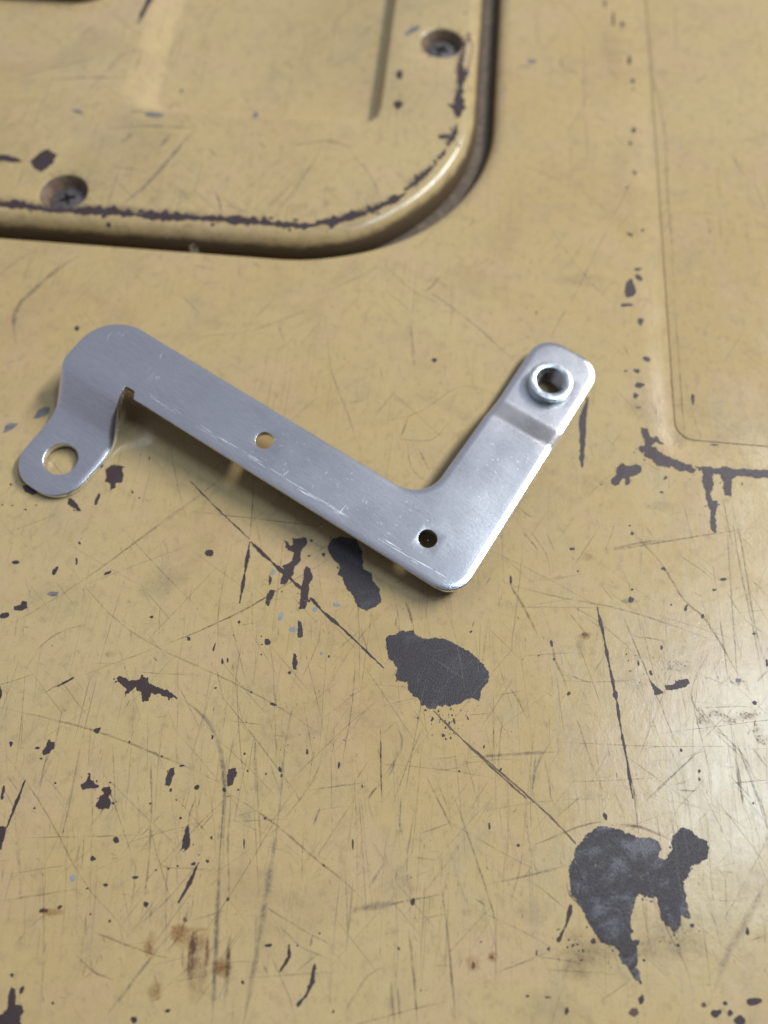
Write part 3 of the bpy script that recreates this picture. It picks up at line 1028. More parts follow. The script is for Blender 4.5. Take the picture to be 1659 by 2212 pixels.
def stain(x, y, w, h, col, alpha, rot=0.0, par=None, top=0.0):
    par = par or panel
    off = COFF if par is cover else (0, 0, 0)
    mz[0] += 0.00002
    M = marks[par]
    n = 18
    c = len(M.v)
    M.v.append((x - off[0], y - off[1], top + mz[0] - off[2] + (ground(x, y) if par is panel else 0)))
    mcol[par].append((*col, alpha))
    for ring, al in ((0.5, 0.75), (1.0, 0.0)):
        for i in range(n):
            a = 2 * math.pi * i / n
            r = ring * rng.uniform(0.8, 1.15)
            px, py = 0.5 * w * r * math.cos(a), 0.5 * h * r * math.sin(a)
            X, Y = x + px * math.cos(rot) - py * math.sin(rot), y + px * math.sin(rot) + py * math.cos(rot)
            M.v.append((X - off[0], Y - off[1], top + mz[0] - off[2] + (ground(X, Y) if par is panel else 0)))
            mcol[par].append((*col, al * alpha))
    for i in range(n):
        j = (i + 1) % n
        M.f.append((c, c + 1 + i, c + 1 + j))
        M.f.append((c + 1 + i, c + 1 + n + i, c + 1 + n + j, c + 1 + j))


DK = (0.065, 0.042, 0.035); BR = (0.15, 0.10, 0.055); GY = (0.235, 0.205, 0.165); GP = (0.165, 0.14, 0.14); LT = (0.72, 0.62, 0.44); OR = (0.36, 0.17, 0.05); SP = (0.30, 0.17, 0.09)
traced = [
    # strong dark scratches
    (ZA, [(1080, 85), (1070, 150), (1058, 220), (1048, 280), (1036, 350)], 15, DK, 1.0),
    (ZA, [(1085, 85), (1140, 140), (1200, 195), (1262, 250), (1300, 285)], 18, DK, 1.0),
    (ZA, [(1340, 325), (1400, 390), (1470, 450), (1500, 478)], 15, DK, 1.0),
    (ZA, [(1500, 478), (1545, 520), (1600, 575), (1659, 630)], 8, DK, 0.95),
    (ZB, [(215, 815), (330, 930), (440, 1035), (615, 1194)], 8, BR, 0.95), (ZD, [(380, 0), (600, 190), (720, 300), (830, 415)], 8, BR, 0.95),
    (ZR, [(560, 760), (700, 905), (840, 1040), (960, 1150)], 9, DK, 0.9),
    (ZR, [(985, 720), (980, 900), (965, 1100), (962, 1150)], 9, BR, 0.9),
    (ZR, [(860, 660), (640, 840), (400, 1010), (120, 1220), (0, 1310)], 7, BR, 0.8), (ZR, [(540, 960), (800, 990), (1150, 1030), (1540, 1075)], 7, BR, 0.8),
    (ZR, [(420, 500), (460, 720), (510, 930), (545, 1050)], 8, BR, 0.6), (ZR, [(390, 1150), (415, 1300)], 9, BR, 0.5), (ZR, [(1620, 1090), (1470, 1200), (1300, 1300)], 9, BR, 0.6),
    (ZA, [(1420, 160), (1270, 250), (1060, 375), (860, 470), (680, 540)], 9, DK, 0.85), (ZA, [(680, 540), (560, 585), (400, 640)], 6, BR, 0.6),
    (ZA, [(700, 0), (540, 120), (300, 290), (0, 470)], 6, BR, 0.55),
    (ZB, [(920, 365), (945, 470), (970, 600), (990, 700), (1005, 770)], 13, DK, 0.95), (ZB, [(1005, 770), (1025, 900), (1050, 1030), (1075, 1194)], 10, DK, 0.9), (ZD, [(1040, 0), (1060, 100), (1080, 200), (1100, 370)], 10, DK, 0.85),
    (ZC, [(110, 140), (85, 205), (60, 270), (30, 345)], 14, DK, 1.0), (ZC, [(845, 215), (820, 290), (812, 335)], 10, DK, 0.8),
    (ZC, [(860, 495), (830, 560), (800, 625), (770, 670)], 15, DK, 0.95), (ZC, [(820, 690), (800, 745), (780, 800)], 10, DK, 0.7), (ZC, [(780, 800), (740, 860), (715, 880)], 12, DK, 0.6),
    (ZC, [(1250, 850), (1250, 905), (1210, 970)], 12, DK, 0.9), (ZC, [(1360, 935), (1350, 1010), (1320, 1075), (1285, 1118)], 16, DK, 0.95), (ZC, [(1350, 810), (1340, 870)], 12, DK, 0.7),
    (ZC, [(1655, 150), (1610, 190), (1590, 232)], 12, DK, 0.8), (ZC, [(1643, -80), (1646, 80), (1651, 245)], 8, DK, 0.85),
    (ZC, [(1515, 718), (1570, 692), (1659, 680), (1720, 672)], 30, GP, 0.7), (ZC, [(1590, 610), (1659, 500)], 16, GY, 0.6),
    # long grey rubs
    (ZA, [(780, 760), (850, 810), (910, 880), (945, 960), (962, 1060), (968, 1194)], 22, GY, 0.75),
    (ZC, [(960, 0), (970, 180), (960, 330), (950, 480)], 20, GY, 0.7), (ZC, [(950, 460), (940, 720), (930, 930), (915, 1194)], 22, GP, 0.85),
    (ZC, [(1200, 330), (1170, 520), (1130, 760), (1095, 960), (1050, 1210)], 34, GY, 0.7), (ZC, [(1230, 0), (1215, 200), (1195, 350)], 12, GY, 0.6),
    (ZC, [(1000, 180), (985, 420), (990, 600), (975, 760)], 10, GY, 0.6),
    (ZA, [(290, 180), (480, 400), (680, 540), (1000, 690), (1240, 820), (1500, 1000)], 9, BR, 0.42),
    (ZA, [(0, 800), (240, 855), (420, 905), (560, 955), (790, 1050), (960, 1130)], 12, BR, 0.55), (ZC, [(970, 185), (1100, 270), (1200, 340), (1340, 460), (1400, 510), (1500, 590), (1600, 690)], 10, BR, 0.6),
    (ZC, [(0, 0), (180, 250), (350, 560), (480, 720), (590, 850)], 7, BR, 0.45), (ZC, [(400, 795), (620, 880), (740, 915)], 9, BR, 0.55), (ZC, [(0, 665), (340, 610)], 8, BR, 0.5), (ZC, [(20, 550), (300, 505)], 6, BR, 0.45),
    (ZC, [(450, 1170), (560, 1030), (690, 860), (760, 780)], 16, GY, 0.6), (ZC, [(590, 770), (690, 690), (860, 500)], 8, BR, 0.5), (ZC, [(320, 890), (400, 965), (500, 1010)], 10, BR, 0.6), (ZC, [(350, 1010), (410, 960)], 8, BR, 0.5),
    (ZC, [(345, 0), (310, 200), (250, 460)], 10, GY, 0.65), (ZC, [(655, 60), (655, 240), (640, 520), (605, 780)], 10, BR, 0.55), (ZC, [(180, 480), (190, 800), (175, 1150)], 9, GY, 0.4), (ZC, [(370, 720), (372, 830)], 8, BR, 0.5),
    (ZC, [(1105, 0), (1118, 280), (1130, 480)], 9, BR, 0.5), (ZC, [(1385, 250), (1355, 340)], 8, BR, 0.6), (ZC, [(1660, 950), (1590, 985), (1480, 1160)], 12, GY, 0.5), (ZC, [(1200, 340), (1350, 150), (1400, 0)], 7, BR, 0.45),
    (ZC, [(830, 750), (980, 700)], 10, BR, 0.5), (ZC, [(1100, 660), (1330, 800), (1470, 870)], 9, BR, 0.45), (ZC, [(1180, 740), (1300, 860), (1440, 920)], 9, GY, 0.5), (ZC, [(1170, 900), (1250, 1080), (1280, 1190)], 10, GY, 0.5), (ZC, [(1130, 920), (1165, 1000)], 12, BR, 0.6),
    (ZC, [(100, 390), (350, 385), (610, 378)], 6, BR, 0.5), (ZC, [(700, 500), (715, 518), (930, 527)], 6, BR, 0.5), (ZC, [(660, 380), (680, 480), (710, 518)], 6, BR, 0.4), (ZC, [(1000, 320), (1250, 310)], 6, BR, 0.4), (ZC, [(1330, 185), (1580, 150)], 9, GY, 0.55),
    (ZA, [(1645, 890), (1645, 1060), (1650, 1194)], 8, DK, 0.8), (ZA, [(1090, 480), (1090, 330)], 6, BR, 0.4), (ZA, [(945, 560), (945, 380), (985, 150)], 8, BR, 0.45), (ZA, [(1010, 740), (1040, 540), (1060, 480)], 7, BR, 0.5), (ZA, [(1300, 680), (1370, 530), (1390, 400)], 7, BR, 0.4), (ZA, [(1290, 740), (1250, 860), (1200, 1194)], 9, GY, 0.5),
    (ZA, [(1535, 560), (1528, 720), (1510, 860), (1470, 1080)], 7, DK, 0.55), (ZA, [(1400, 740), (1530, 530), (1659, 380)], 6, BR, 0.35), (ZA, [(1100, 900), (1105, 1194)], 10, GY, 0.5), (ZA, [(760, 960), (765, 1040)], 12, OR, 0.45), (ZA, [(650, 1040), (655, 1194)], 8, BR, 0.5), (ZA, [(150, 560), (250, 480), (370, 440)], 7, BR, 0.55),
    (ZA, [(1659, 750), (1500, 880), (1240, 1130)], 6, BR, 0.4), (ZA, [(180, 745), (230, 715), (335, 665)], 8, DK, 0.8), (ZA, [(150, 605), (205, 622)], 6, DK, 0.6),
    # right side
    (ZB, [(540, 235), (555, 285), (600, 360), (670, 500)], 15, BR, 0.75), (ZB, [(725, 500), (740, 600), (770, 660), (797, 740)], 14, DK, 0.55), (ZB, [(797, 740), (850, 900), (900, 1050), (960, 1194)], 8, BR, 0.4),
    (ZB, [(1065, 30), (1175, 150), (1215, 205), (1300, 340), (1375, 405), (1440, 500), (1520, 640), (1600, 760)], 12, BR, 0.75),
    (ZB, [(1000, 320), (1060, 470), (1140, 660), (1200, 800), (1260, 950), (1300, 1040)], 8, BR, 0.7), (ZB, [(530, 265), (740, 320), (1000, 370), (1200, 430), (1440, 515)], 10, BR, 0.65), (ZB, [(740, 315), (940, 440), (1120, 600)], 8, BR, 0.5),
    (ZB, [(970, 125), (1180, 90), (1330, 65), (1420, 50)], 9, GY, 0.7), (ZB, [(490, 365), (960, 370)], 6, BR, 0.45), (ZB, [(370, 1015), (550, 1005), (760, 990)], 14, GY, 0.65), (ZB, [(750, 950), (1200, 968), (1580, 965)], 6, BR, 0.5),
    (ZB, [(1400, 955), (1230, 1110), (1130, 1200)], 10, BR, 0.55), (ZD, [(1370, 0), (1250, 120), (1130, 235)], 7, BR, 0.5),
    (ZB, [(1480, 0), (1500, 300), (1530, 720)], 9, GY, 0.7), (ZB, [(1530, 0), (1570, 250), (1610, 480), (1659, 640)], 12, BR, 0.6), (ZB, [(1500, -60), (1540, 200), (1600, 480), (1640, 700)], 10, GY, 0.7), (ZB, [(1450, 400), (1470, 540), (1480, 640)], 12, BR, 0.5), (ZB, [(1590, 250), (1659, 320)], 14, BR, 0.5), (ZB, [(1480, 300), (1560, 420), (1659, 490)], 8, GY, 0.6), (ZB, [(1440, 500), (1330, 720), (1390, 860), (1540, 1010), (1659, 1120)], 8, BR, 0.4),
    (ZB, [(600, 100), (580, 300), (545, 580)], 8, GY, 0.5), (ZB, [(445, 450), (420, 640)], 7, GY, 0.5), (ZB, [(590, 40), (630, 75), (672, 132)], 9, BR, 0.75), (ZB, [(700, 40), (740, 130)], 7, BR, 0.6), (ZB, [(88, 330), (110, 390), (130, 465)], 14, BR, 0.85), (ZB, [(60, 400), (50, 440), (75, 470)], 8, DK, 0.7), (ZB, [(540, 710), (580, 770), (620, 855)], 8, BR, 0.7), (ZB, [(515, 820), (500, 960), (490, 1100)], 7, BR, 0.5), (ZB, [(440, 760), (500, 860), (570, 970)], 6, BR, 0.5),
    (ZB, [(50, 860), (78, 940), (60, 1010), (0, 1095)], 12, GY, 0.75), (ZB, [(55, 860), (30, 880), (0, 915)], 7, GY, 0.6), (ZB, [(430, 275), (465, 235)], 8, BR, 0.6), (ZB, [(800, 655), (850, 680), (895, 690)], 8, BR, 0.6), (ZB, [(930, 260), (990, 340)], 8, BR, 0.6), (ZB, [(1120, 0), (1180, 90)], 6, BR, 0.5), (ZB, [(1330, 300), (1385, 325)], 9, BR, 0.55), (ZB, [(1260, 130), (1400, 230), (1430, 290)], 8, GY, 0.6),
    (ZB, [(440, 110), (700, 240), (960, 380)], 7, BR, 0.45), (ZB, [(560, 580), (800, 565), (900, 570)], 5, BR, 0.4), (ZB, [(730, 680), (900, 690), (1130, 680)], 6, BR, 0.4), (ZB, [(1090, 495), (1140, 500), (1205, 512), (1205, 530)], 10, BR, 0.5), (ZB, [(640, 760), (680, 795)], 10, BR, 0.5), (ZB, [(860, 810), (905, 840)], 10, BR, 0.5), (ZB, [(680, 990), (650, 1100), (640, 1194)], 14, GY, 0.5),
    (ZB, [(1490, 660), (1500, 690), (1530, 700), (1545, 685), (1570, 690)], 14, BR, 0.75), (ZB, [(1610, 690), (1659, 640)], 14, BR, 0.5), (ZB, [(1370, 800), (1580, 795)], 6, BR, 0.5), (ZB, [(1345, 855), (1400, 860), (1440, 905), (1500, 930)], 10, BR, 0.5), (ZB, [(1590, 900), (1620, 950), (1659, 960)], 20, BR, 0.5), (ZB, [(1480, 860), (1600, 830)], 18, BR, 0.4), (ZB, [(1510, 900), (1530, 1100), (1530, 1194)], 9, BR, 0.55), (ZB, [(1300, 740), (1480, 930), (1560, 1020), (1640, 1194)], 8, BR, 0.5),
    (ZD, [(245, 580), (265, 720), (285, 900), (310, 1200)], 10, BR, 0.85), (ZD, [(105, 780), (130, 1000), (145, 1200)], 13, BR, 0.8), (ZD, [(30, 1010), (45, 1200)], 14, BR, 0.8), (ZD, [(58, 1030), (72, 1200)], 12, BR, 0.75), (ZD, [(180, 120), (230, 220), (305, 370)], 9, BR, 0.65), (ZD, [(300, 200), (380, 430), (450, 640), (480, 770), (465, 890)], 9, BR, 0.65),
    (ZD, [(450, 590), (640, 550), (800, 505)], 12, BR, 0.6), (ZD, [(0, 685), (140, 655), (250, 635)], 10, BR, 0.55), (ZD, [(480, 975), (600, 930), (740, 870)], 8, BR, 0.5), (ZD, [(640, 425), (850, 340), (950, 320)], 9, BR, 0.65), (ZD, [(1010, 338), (1120, 350), (1240, 400)], 13, BR, 0.7), (ZD, [(1000, 330), (1100, 340), (1180, 370)], 7, BR, 0.7),
    (ZD, [(1659, 560), (1560, 760), (1480, 900), (1420, 1070)], 34, (0.42, 0.33, 0.24), 0.6), (ZD, [(1530, 0), (1600, 170), (1659, 330)], 16, BR, 0.55), (ZD, [(1265, 185), (1360, 188)], 8, DK, 0.7), (ZD, [(1500, 155), (1659, 140)], 8, BR, 0.6), (ZD, [(1525, 60), (1540, 150), (1552, 270)], 14, BR, 0.65), (ZD, [(790, 575), (800, 635), (870, 700)], 10, DK, 0.8), (ZD, [(808, 680), (790, 760), (750, 840)], 15, DK, 0.9), (ZD, [(1590, 0), (1659, 90)], 9, BR, 0.6), (ZD, [(1190, 400), (1200, 460)], 10, DK, 0.6),
    (ZD, [(600, 450), (580, 560), (540, 680)], 8, BR, 0.5), (ZD, [(800, 270), (730, 240), (700, 60)], 7, GY, 0.5), (ZD, [(60, 0), (30, 110), (0, 140)], 14, GY, 0.7), (ZD, [(150, 375), (290, 325)], 7, BR, 0.5), (ZD, [(75, 200), (70, 340), (90, 400)], 10, GY, 0.6), (ZD, [(120, 340), (100, 480), (105, 620)], 8, GY, 0.5), (ZD, [(390, 650), (450, 690)], 8, BR, 0.6), (ZD, [(140, 740), (280, 720)], 6, BR, 0.5), (ZD, [(930, 1100), (1060, 1010)], 8, BR, 0.5), (ZD, [(1580, 830), (1650, 815)], 9, BR, 0.5), (ZD, [(1470, 535), (1515, 545)], 10, BR, 0.5), (ZD, [(655, 30), (640, 200)], 14, GY, 0.55), (ZD, [(390, 40), (700, 15)], 8, BR, 0.5), (ZD, [(1385, 660), (1440, 780)], 8, GY, 0.5), (ZD, [(600, 600), (590, 650)], 7, DK, 0.6),
    (ZC, [(835, 780), (832, 870), (828, 960)], 16, (0.13, 0.05, 0.045), 0.9), (ZC, [(850, 790), (846, 840)], 12, DK, 0.8), (ZC, [(818, 860), (815, 990)], 10, (0.13, 0.05, 0.045), 0.8), (ZC, [(985, 840), (988, 930), (980, 1020)], 18, (0.12, 0.055, 0.05), 0.9), (ZC, [(898, 800), (895, 900), (890, 960)], 12, (0.26, 0.11, 0.05), 0.7), (ZC, [(930, 955), (985, 950)], 26, (0.28, 0.12, 0.05), 0.8), (ZC, [(860, 900), (868, 980)], 10, (0.2, 0.09, 0.05), 0.7), (ZC, [(760, 780), (800, 790), (900, 785)], 26, OR, 0.5), (ZC, [(790, 860), (790, 960)], 14, OR, 0.5), (ZC, [(640, 830), (652, 890)], 14, (0.2, 0.1, 0.05), 0.7), (ZC, [(660, 950), (690, 1070)], 10, BR, 0.6),
    # recess on the right
    (Z2, [(1155, 60), (1160, 300), (1185, 420), (1215, 590), (1225, 800), (1240, 1000), (1252, 1200), (1258, 1330)], 9, BR, 0.85), (Z4, [(1258, 60), (1275, 300), (1295, 560), (1310, 660)], 9, BR, 0.8), (Z4, [(1240, 340), (1250, 500)], 8, BR, 0.6), (Z4, [(1330, 500), (1350, 570), (1385, 660)], 8, BR, 0.6), (Z2, [(1460, 165), (1540, 175), (1620, 185)], 10, BR, 0.6), (Z2, [(1600, 790), (1640, 880), (1659, 930)], 10, GY, 0.7), (Z2, [(1500, 660), (1560, 760)], 22, GY, 0.5), (Z2, [(1300, 920), (1440, 920)], 8, GY, 0.5), (Z2, [(1400, 940), (1410, 1010)], 18, GY, 0.6), (Z2, [(1340, 360), (1400, 320)], 16, GY, 0.6), (Z2, [(1255, 0), (1265, 230)], 9, GY, 0.6), (Z2, [(1280, 230), (1330, 195)], 12, GY, 0.5),
    (ZE, [(1160, 1120), (1225, 1180), (1260, 1350), (1300, 1540), (1330, 1659)], 14, GY, 0.8), (ZE, [(1210, 1100), (1260, 1340), (1290, 1500)], 12, GY, 0.7), (ZE, [(1290, 1100), (1340, 1340), (1420, 1659)], 14, GY, 0.7), (ZE, [(1360, 1110), (1440, 1190)], 14, BR, 0.7), (ZE, [(830, 1110), (860, 1300), (950, 1640)], 12, BR, 0.5), (ZE, [(80, 1640), (400, 1580), (740, 1530), (1200, 1460), (1600, 1400)], 14, BR, 0.6), (ZE, [(1230, 720), (1350, 755)], 14, BR, 0.7), (ZE, [(440, 760), (640, 870)], 12, BR, 0.55), (ZE, [(150, 30), (300, 200), (400, 330)], 12, GY, 0.6), (ZE, [(0, 450), (60, 510), (180, 640)], 12, GY, 0.6), (ZE, [(330, 1480), (420, 1560), (520, 1659)], 14, BR, 0.6), (ZE, [(570, 1630), (600, 1500)], 12, BR, 0.5), (ZE, [(60, 1659), (150, 1360), (100, 1300)], 10, BR, 0.4), (ZE, [(680, 920), (690, 1050)], 10, GY, 0.5), (ZE, [(1160, 1230), (1400, 1500), (1560, 1659)], 10, BR, 0.45),
    # upper flat
    (Z2, [(760, 245), (770, 285), (795, 305), (850, 320)], 22, GP, 0.8), (Z2, [(860, 120), (865, 420), (870, 600)], 9, GY, 0.6), (Z2, [(640, 0), (780, 20), (850, 110), (900, 200)], 10, GY, 0.6), (Z2, [(870, 270), (960, 265), (1050, 262)], 10, GY, 0.6), (Z2, [(880, 400), (840, 500), (800, 550)], 14, GY, 0.5), (Z2, [(960, 280), (1020, 360)], 12, GY, 0.5), (Z2, [(980, 570), (1050, 640)], 10, GY, 0.5), (Z2, [(620, 720), (760, 780)], 12, GY, 0.5), (Z2, [(690, 940), (850, 1170), (1000, 1327)], 9, GY, 0.45), (Z2, [(990, 950), (920, 1080), (800, 1327)], 9, GY, 0.5), (Z2, [(0, 1140), (120, 1250), (280, 1330)], 8, GY, 0.5), (Z2, [(150, 1240), (185, 1255), (250, 1185)], 14, GP, 0.55), (Z2, [(185, 1255), (300, 1327)], 8, GY, 0.5), (Z2, [(1080, 760), (1020, 880), (975, 950)], 9, GP, 0.55), (Z2, [(380, 930), (385, 960), (360, 985)], 22, GY, 0.45), (Z2, [(640, 1110), (630, 1150)], 16, GY, 0.6), (Z2, [(920, 510), (970, 520)], 16, GP, 0.5), (Z2, [(200, 1010), (240, 1025)], 12, GP, 0.5), (Z2, [(665, 60), (660, 230)], 10, GY, 0.4), (Z2, [(830, 800), (980, 930)], 10, GY, 0.4),
    (Z1, [(340, 1105), (240, 1170), (140, 1260), (75, 1327), (60, 1400), (68, 1480)], 34, GP, 0.85), (Z1, [(0, 1185), (100, 1110), (180, 1085)], 10, GY, 0.6), (Z1, [(660, 1245), (690, 1230)], 14, GY, 0.6), (Z1, [(880, 1225), (970, 1218)], 14, GY, 0.5), (Z1, [(820, 1140), (940, 1170)], 12, GP, 0.4), (Z1, [(1090, 1130), (1130, 1160)], 18, GP, 0.45), (Z1, [(1330, 1290), (1500, 1220), (1640, 1150)], 9, GY, 0.45), (Z1, [(1030, 1160), (1040, 1210)], 12, GY, 0.5),
    (Z3, [(800, 230), (900, 190), (1080, 170), (1300, 90), (1400, 60)], 8, GY, 0.5), (Z3, [(1200, 140), (1230, 220)], 14, GY, 0.6), (Z3, [(780, 10), (860, 90)], 10, GY, 0.4), (Z3, [(1415, 160), (1430, 330), (1500, 520), (1560, 700)], 12, GY, 0.45), (Z3, [(1275, 200), (1275, 240)], 14, GP, 0.5), (Z3, [(1380, 450), (1250, 560)], 8, GY, 0.5), (Z3, [(1510, 480), (1560, 470)], 16, GY, 0.5), (Z3, [(1640, 320), (1659, 390)], 10, GY, 0.5), (Z3, [(0, 320), (180, 260)], 8, GY, 0.4),
    (Z3, [(390, 1230), (550, 1110), (870, 880)], 7, BR, 0.5), (Z3, [(0, 1060), (60, 1030), (250, 960)], 7, BR, 0.4),
    (Z4, [(200, 0), (400, 150), (590, 325)], 10, GY, 0.75), (Z4, [(790, 70), (755, 130), (720, 200)], 10, GY, 0.7), (Z4, [(105, 535), (75, 625)], 12, BR, 0.8), (Z4, [(0, 560), (150, 520), (330, 410), (480, 440)], 7, BR, 0.5), (Z4, [(20, 630), (200, 640), (280, 560)], 7, BR, 0.5), (Z4, [(150, 680), (200, 780)], 10, BR, 0.7), (Z4, [(100, 640), (120, 760), (195, 830)], 7, BR, 0.6), (Z4, [(110, 120), (120, 190), (130, 330)], 20, GY, 0.5), (Z4, [(1030, 225), (1060, 280)], 9, BR, 0.6), (Z4, [(880, 160), (915, 185)], 9, BR, 0.5), (Z4, [(590, 330), (660, 430), (810, 640)], 6, BR, 0.25),
    (Z4, [(570, 920), (630, 970), (660, 970)], 8, BR, 0.7), (Z4, [(620, 1020), (700, 1130), (720, 1220)], 7, BR, 0.5), (Z4, [(750, 1010), (785, 1050)], 8, BR, 0.6), (Z4, [(970, 1115), (1100, 1085), (1220, 1070)], 12, BR, 0.6), (Z4, [(440, 1270), (460, 1230)], 8, BR, 0.6), (Z4, [(870, 900), (930, 830), (1000, 780)], 7, BR, 0.4),
]
def streak(pts, w, mat=None):
    """a deep scratch down to the primer: ragged, uneven width"""
    P = [Vector(p) for p in pts]
    seg = []
    for p, q in zip(P, P[1:]):
        m = max(1, int((q - p).length / 0.5))
        seg += [p.lerp(q, k / m) for k in range(m)]
    seg.append(P[-1])
    n = len(seg)
    ph = rng.uniform(0, 6)
    a = []; b = []
    for i, p in enumerate(seg):
        d = (seg[min(n - 1, i + 1)] - seg[max(0, i - 1)]).normalized()
        e = min(1.0, 0.65 + 5.0 * min(i, n - 1 - i) / n)
        ww = w * e * (0.62 + 0.3 * math.sin(i * 0.55 + ph) + rng.uniform(-0.2, 0.25)) * 0.5 + 0.02
        o = rng.uniform(-0.06, 0.06)
        a.append((p.x - d.y * (ww + o), p.y + d.x * (ww + o)))
        b.append((p.x + d.y * (ww - o), p.y - d.x * (ww - o)))
    chip(a + b[::-1], amp=0.04, step=0.4, mat=mat)


for zf, pts, w, c, a in traced:
    if c is BR and a >= 0.94:
        streak([zf(x, y) for x, y in pts], 0.30, mat=BROWN)
        continue
    if c is DK and a >= 0.9:
        streak([zf(x, y) for x, y in pts], max(0.28, w * zf.k))
        continue
    if w <= 13:
        ribbon([(q[0] - 0.17, q[1] - 0.05) for q in (zf(x, y) for x, y in pts)], 0.2, LT, 0.4 * a, wob=0.02)  # pale line beside the scratch: highlight painted on its edge
    ribbon([zf(x, y) for x, y in pts], max(0.24, w * zf.k), c, min(1.0, a * (1.15 if c is DK else 1.12)))
for wp in worn:
    ribbon(wp, 5.2, GP, 0.55, par=cover, top=CZ, wob=0.3)
    ribbon(wp, 3.6, DK, 0.5, par=cover, top=CZ, wob=0.4)
# marks on the cover
for zf, pts, w, c, a in (
        (Z1, [(200, 345), (380, 335), (570, 335)], 12, GP, 0.7), (Z1, [(575, 335), (600, 260), (612, 215), (520, 240), (460, 300)], 12, GY, 0.7), (Z1, [(0, 355), (240, 290), (480, 235)], 10, GY, 0.7), (Z1, [(860, 555), (760, 550), (600, 545), (430, 560)], 14, GP, 0.8),
        (Z1, [(830, 570), (720, 700), (620, 810), (520, 890)], 24, GY, 0.75), (Z1, [(740, 575), (690, 640)], 24, GY, 0.55), (Z1, [(925, 825), (945, 860), (957, 925)], 14, GP, 0.85), (Z1, [(340, 160), (420, 105)], 26, GY, 0.5), (Z1, [(440, 20), (480, 15)], 18, GY, 0.5), (Z1, [(520, 620), (580, 570)], 30, GY, 0.5), (Z1, [(530, 500), (600, 480), (700, 500)], 16, GY, 0.6),
        (Z1, [(0, 570), (75, 520)], 14, GY, 0.5), (Z1, [(350, 440), (400, 370), (540, 230)], 10, GY, 0.6), (Z1, [(340, 460), (460, 450)], 9, GY, 0.5), (Z1, [(470, 715), (600, 735)], 12, GY, 0.45), (Z1, [(900, 640), (940, 680)], 16, GY, 0.45), (Z1, [(1390, 650), (1250, 850), (1180, 930)], 16, GY, 0.45), (Z1, [(960, 880), (1080, 920)], 10, GY, 0.5), (Z1, [(1500, 640), (1600, 760), (1640, 850)], 10, GY, 0.45), (Z1, [(1120, 610), (1150, 650)], 22, GY, 0.4), (Z1, [(1250, 630), (1420, 610), (1520, 640)], 24, GY, 0.4), (Z1, [(400, 800), (455, 790)], 12, GY, 0.6), (Z1, [(60, 60), (250, 180), (300, 240)], 9, GY, 0.4),
        (Z2, [(50, 740), (100, 790)], 12, GP, 0.5)):
    ribbon([zf(x, y, CZ) for x, y in pts], max(0.3, w * zf.k * 1.25), c, min(1, a * 1.25), par=cover, top=CZ)
for (su, sv) in screw_uv[:2]:
    for k in range(10):
        a_ = rng.uniform(0, 6.28)
        X, Y = W(su + 7.6 * math.cos(a_), sv + 7.6 * math.sin(a_))
        stain(X, Y, rng.uniform(1, 2.6), rng.uniform(1, 2.2), rng.choice((OR, BR, GP)), rng.uniform(0.2, 0.5), 0, cover, CZ)
# random hairlines: mostly along the wiping direction, denser in the lower half
for _ in range(1050):
    px = rng.uniform(-40, 1700)
    py = rng.triangular(560, 2260, 1950)
    dense = 1.0 if py > 1250 else 0.5
    x, y = G(px, py)
    kind = rng.random()
    ang = R(rng.gauss(93, 9)) if kind < 0.58 else (R(rng.gauss(45, 14)) if kind < 0.72 else (R(rng.gauss(135, 14)) if kind < 0.9 else R(rng.gauss(4, 8))))
    L = rng.choice((1.5, 3, 5, 8, 14, 24)) * rng.uniform(0.7, 1.3)
    bend = rng.gauss(0, 0.012) * L
    d = (math.cos(ang), math.sin(ang))
    pts = [(x + d[0] * L * t - d[1] * bend * 4 * t * (1 - t), y + d[1] * L * t + d[0] * bend * 4 * t * (1 - t)) for t in (0, 0.35, 0.7, 1)]
    c = rng.choice((BR, BR, GY, BR, DK, LT if py > 1300 else GY))
    ribbon(pts, rng.uniform(0.12, 0.30), c, rng.uniform(0.25, 0.75) * dense, wob=0.02)
    if L > 4 and py > 1100 and rng.random() < 0.4:
        ribbon([(q[0] - 0.14, q[1] - 0.04) for q in pts], 0.16, LT, 0.4, wob=0.02)  # painted highlight along one edge of the hairline
# little nicks
for _ in range(900):
    px = rng.uniform(-20, 1680)
    py = rng.triangular(500, 2250, 1850)
    x, y = G(px, py)
    ang = R(rng.gauss(92, 22)) if rng.random() < 0.7 else rng.uniform(0, 3.14)
    L = rng.uniform(0.35, 1.6)
    d = (math.cos(ang), math.sin(ang))
    ribbon([(x, y), (x + d[0] * L * 0.5, y + d[1] * L * 0.5), (x + d[0] * L, y + d[1] * L)], rng.uniform(0.16, 0.36), rng.choice((BR, DK, BR, GY, LT)), rng.uniform(0.3, 0.95) * (1.0 if py > 1150 else 0.5), wob=0.01)
# brown spatter by the right edge
for cx_, cy_, sx_, sy_, n_ in ((1370, 850, 18, 18, 22), (1440, 838, 26, 10, 18), (1500, 858, 30, 10, 26), (1575, 838, 24, 12, 26), (1612, 905, 14, 22, 22), (1640, 940, 18, 14, 18), (1250, 625, 40, 16, 22)):
    for _ in range(n_):
        x, y = ZB(rng.gauss(cx_, sx_), rng.gauss(cy_, sy_))
        a_ = rng.uniform(0, 3.14)
        L = rng.uniform(0.2, 0.9)
        ribbon([(x, y), (x + L * 0.5 * math.cos(a_), y + L * 0.5 * math.sin(a_)), (x + L * math.cos(a_), y + L * math.sin(a_))], rng.uniform(0.2, 0.6), rng.choice((SP, BR, SP, (0.22, 0.12, 0.07))), rng.uniform(0.5, 1.0), wob=0.05)
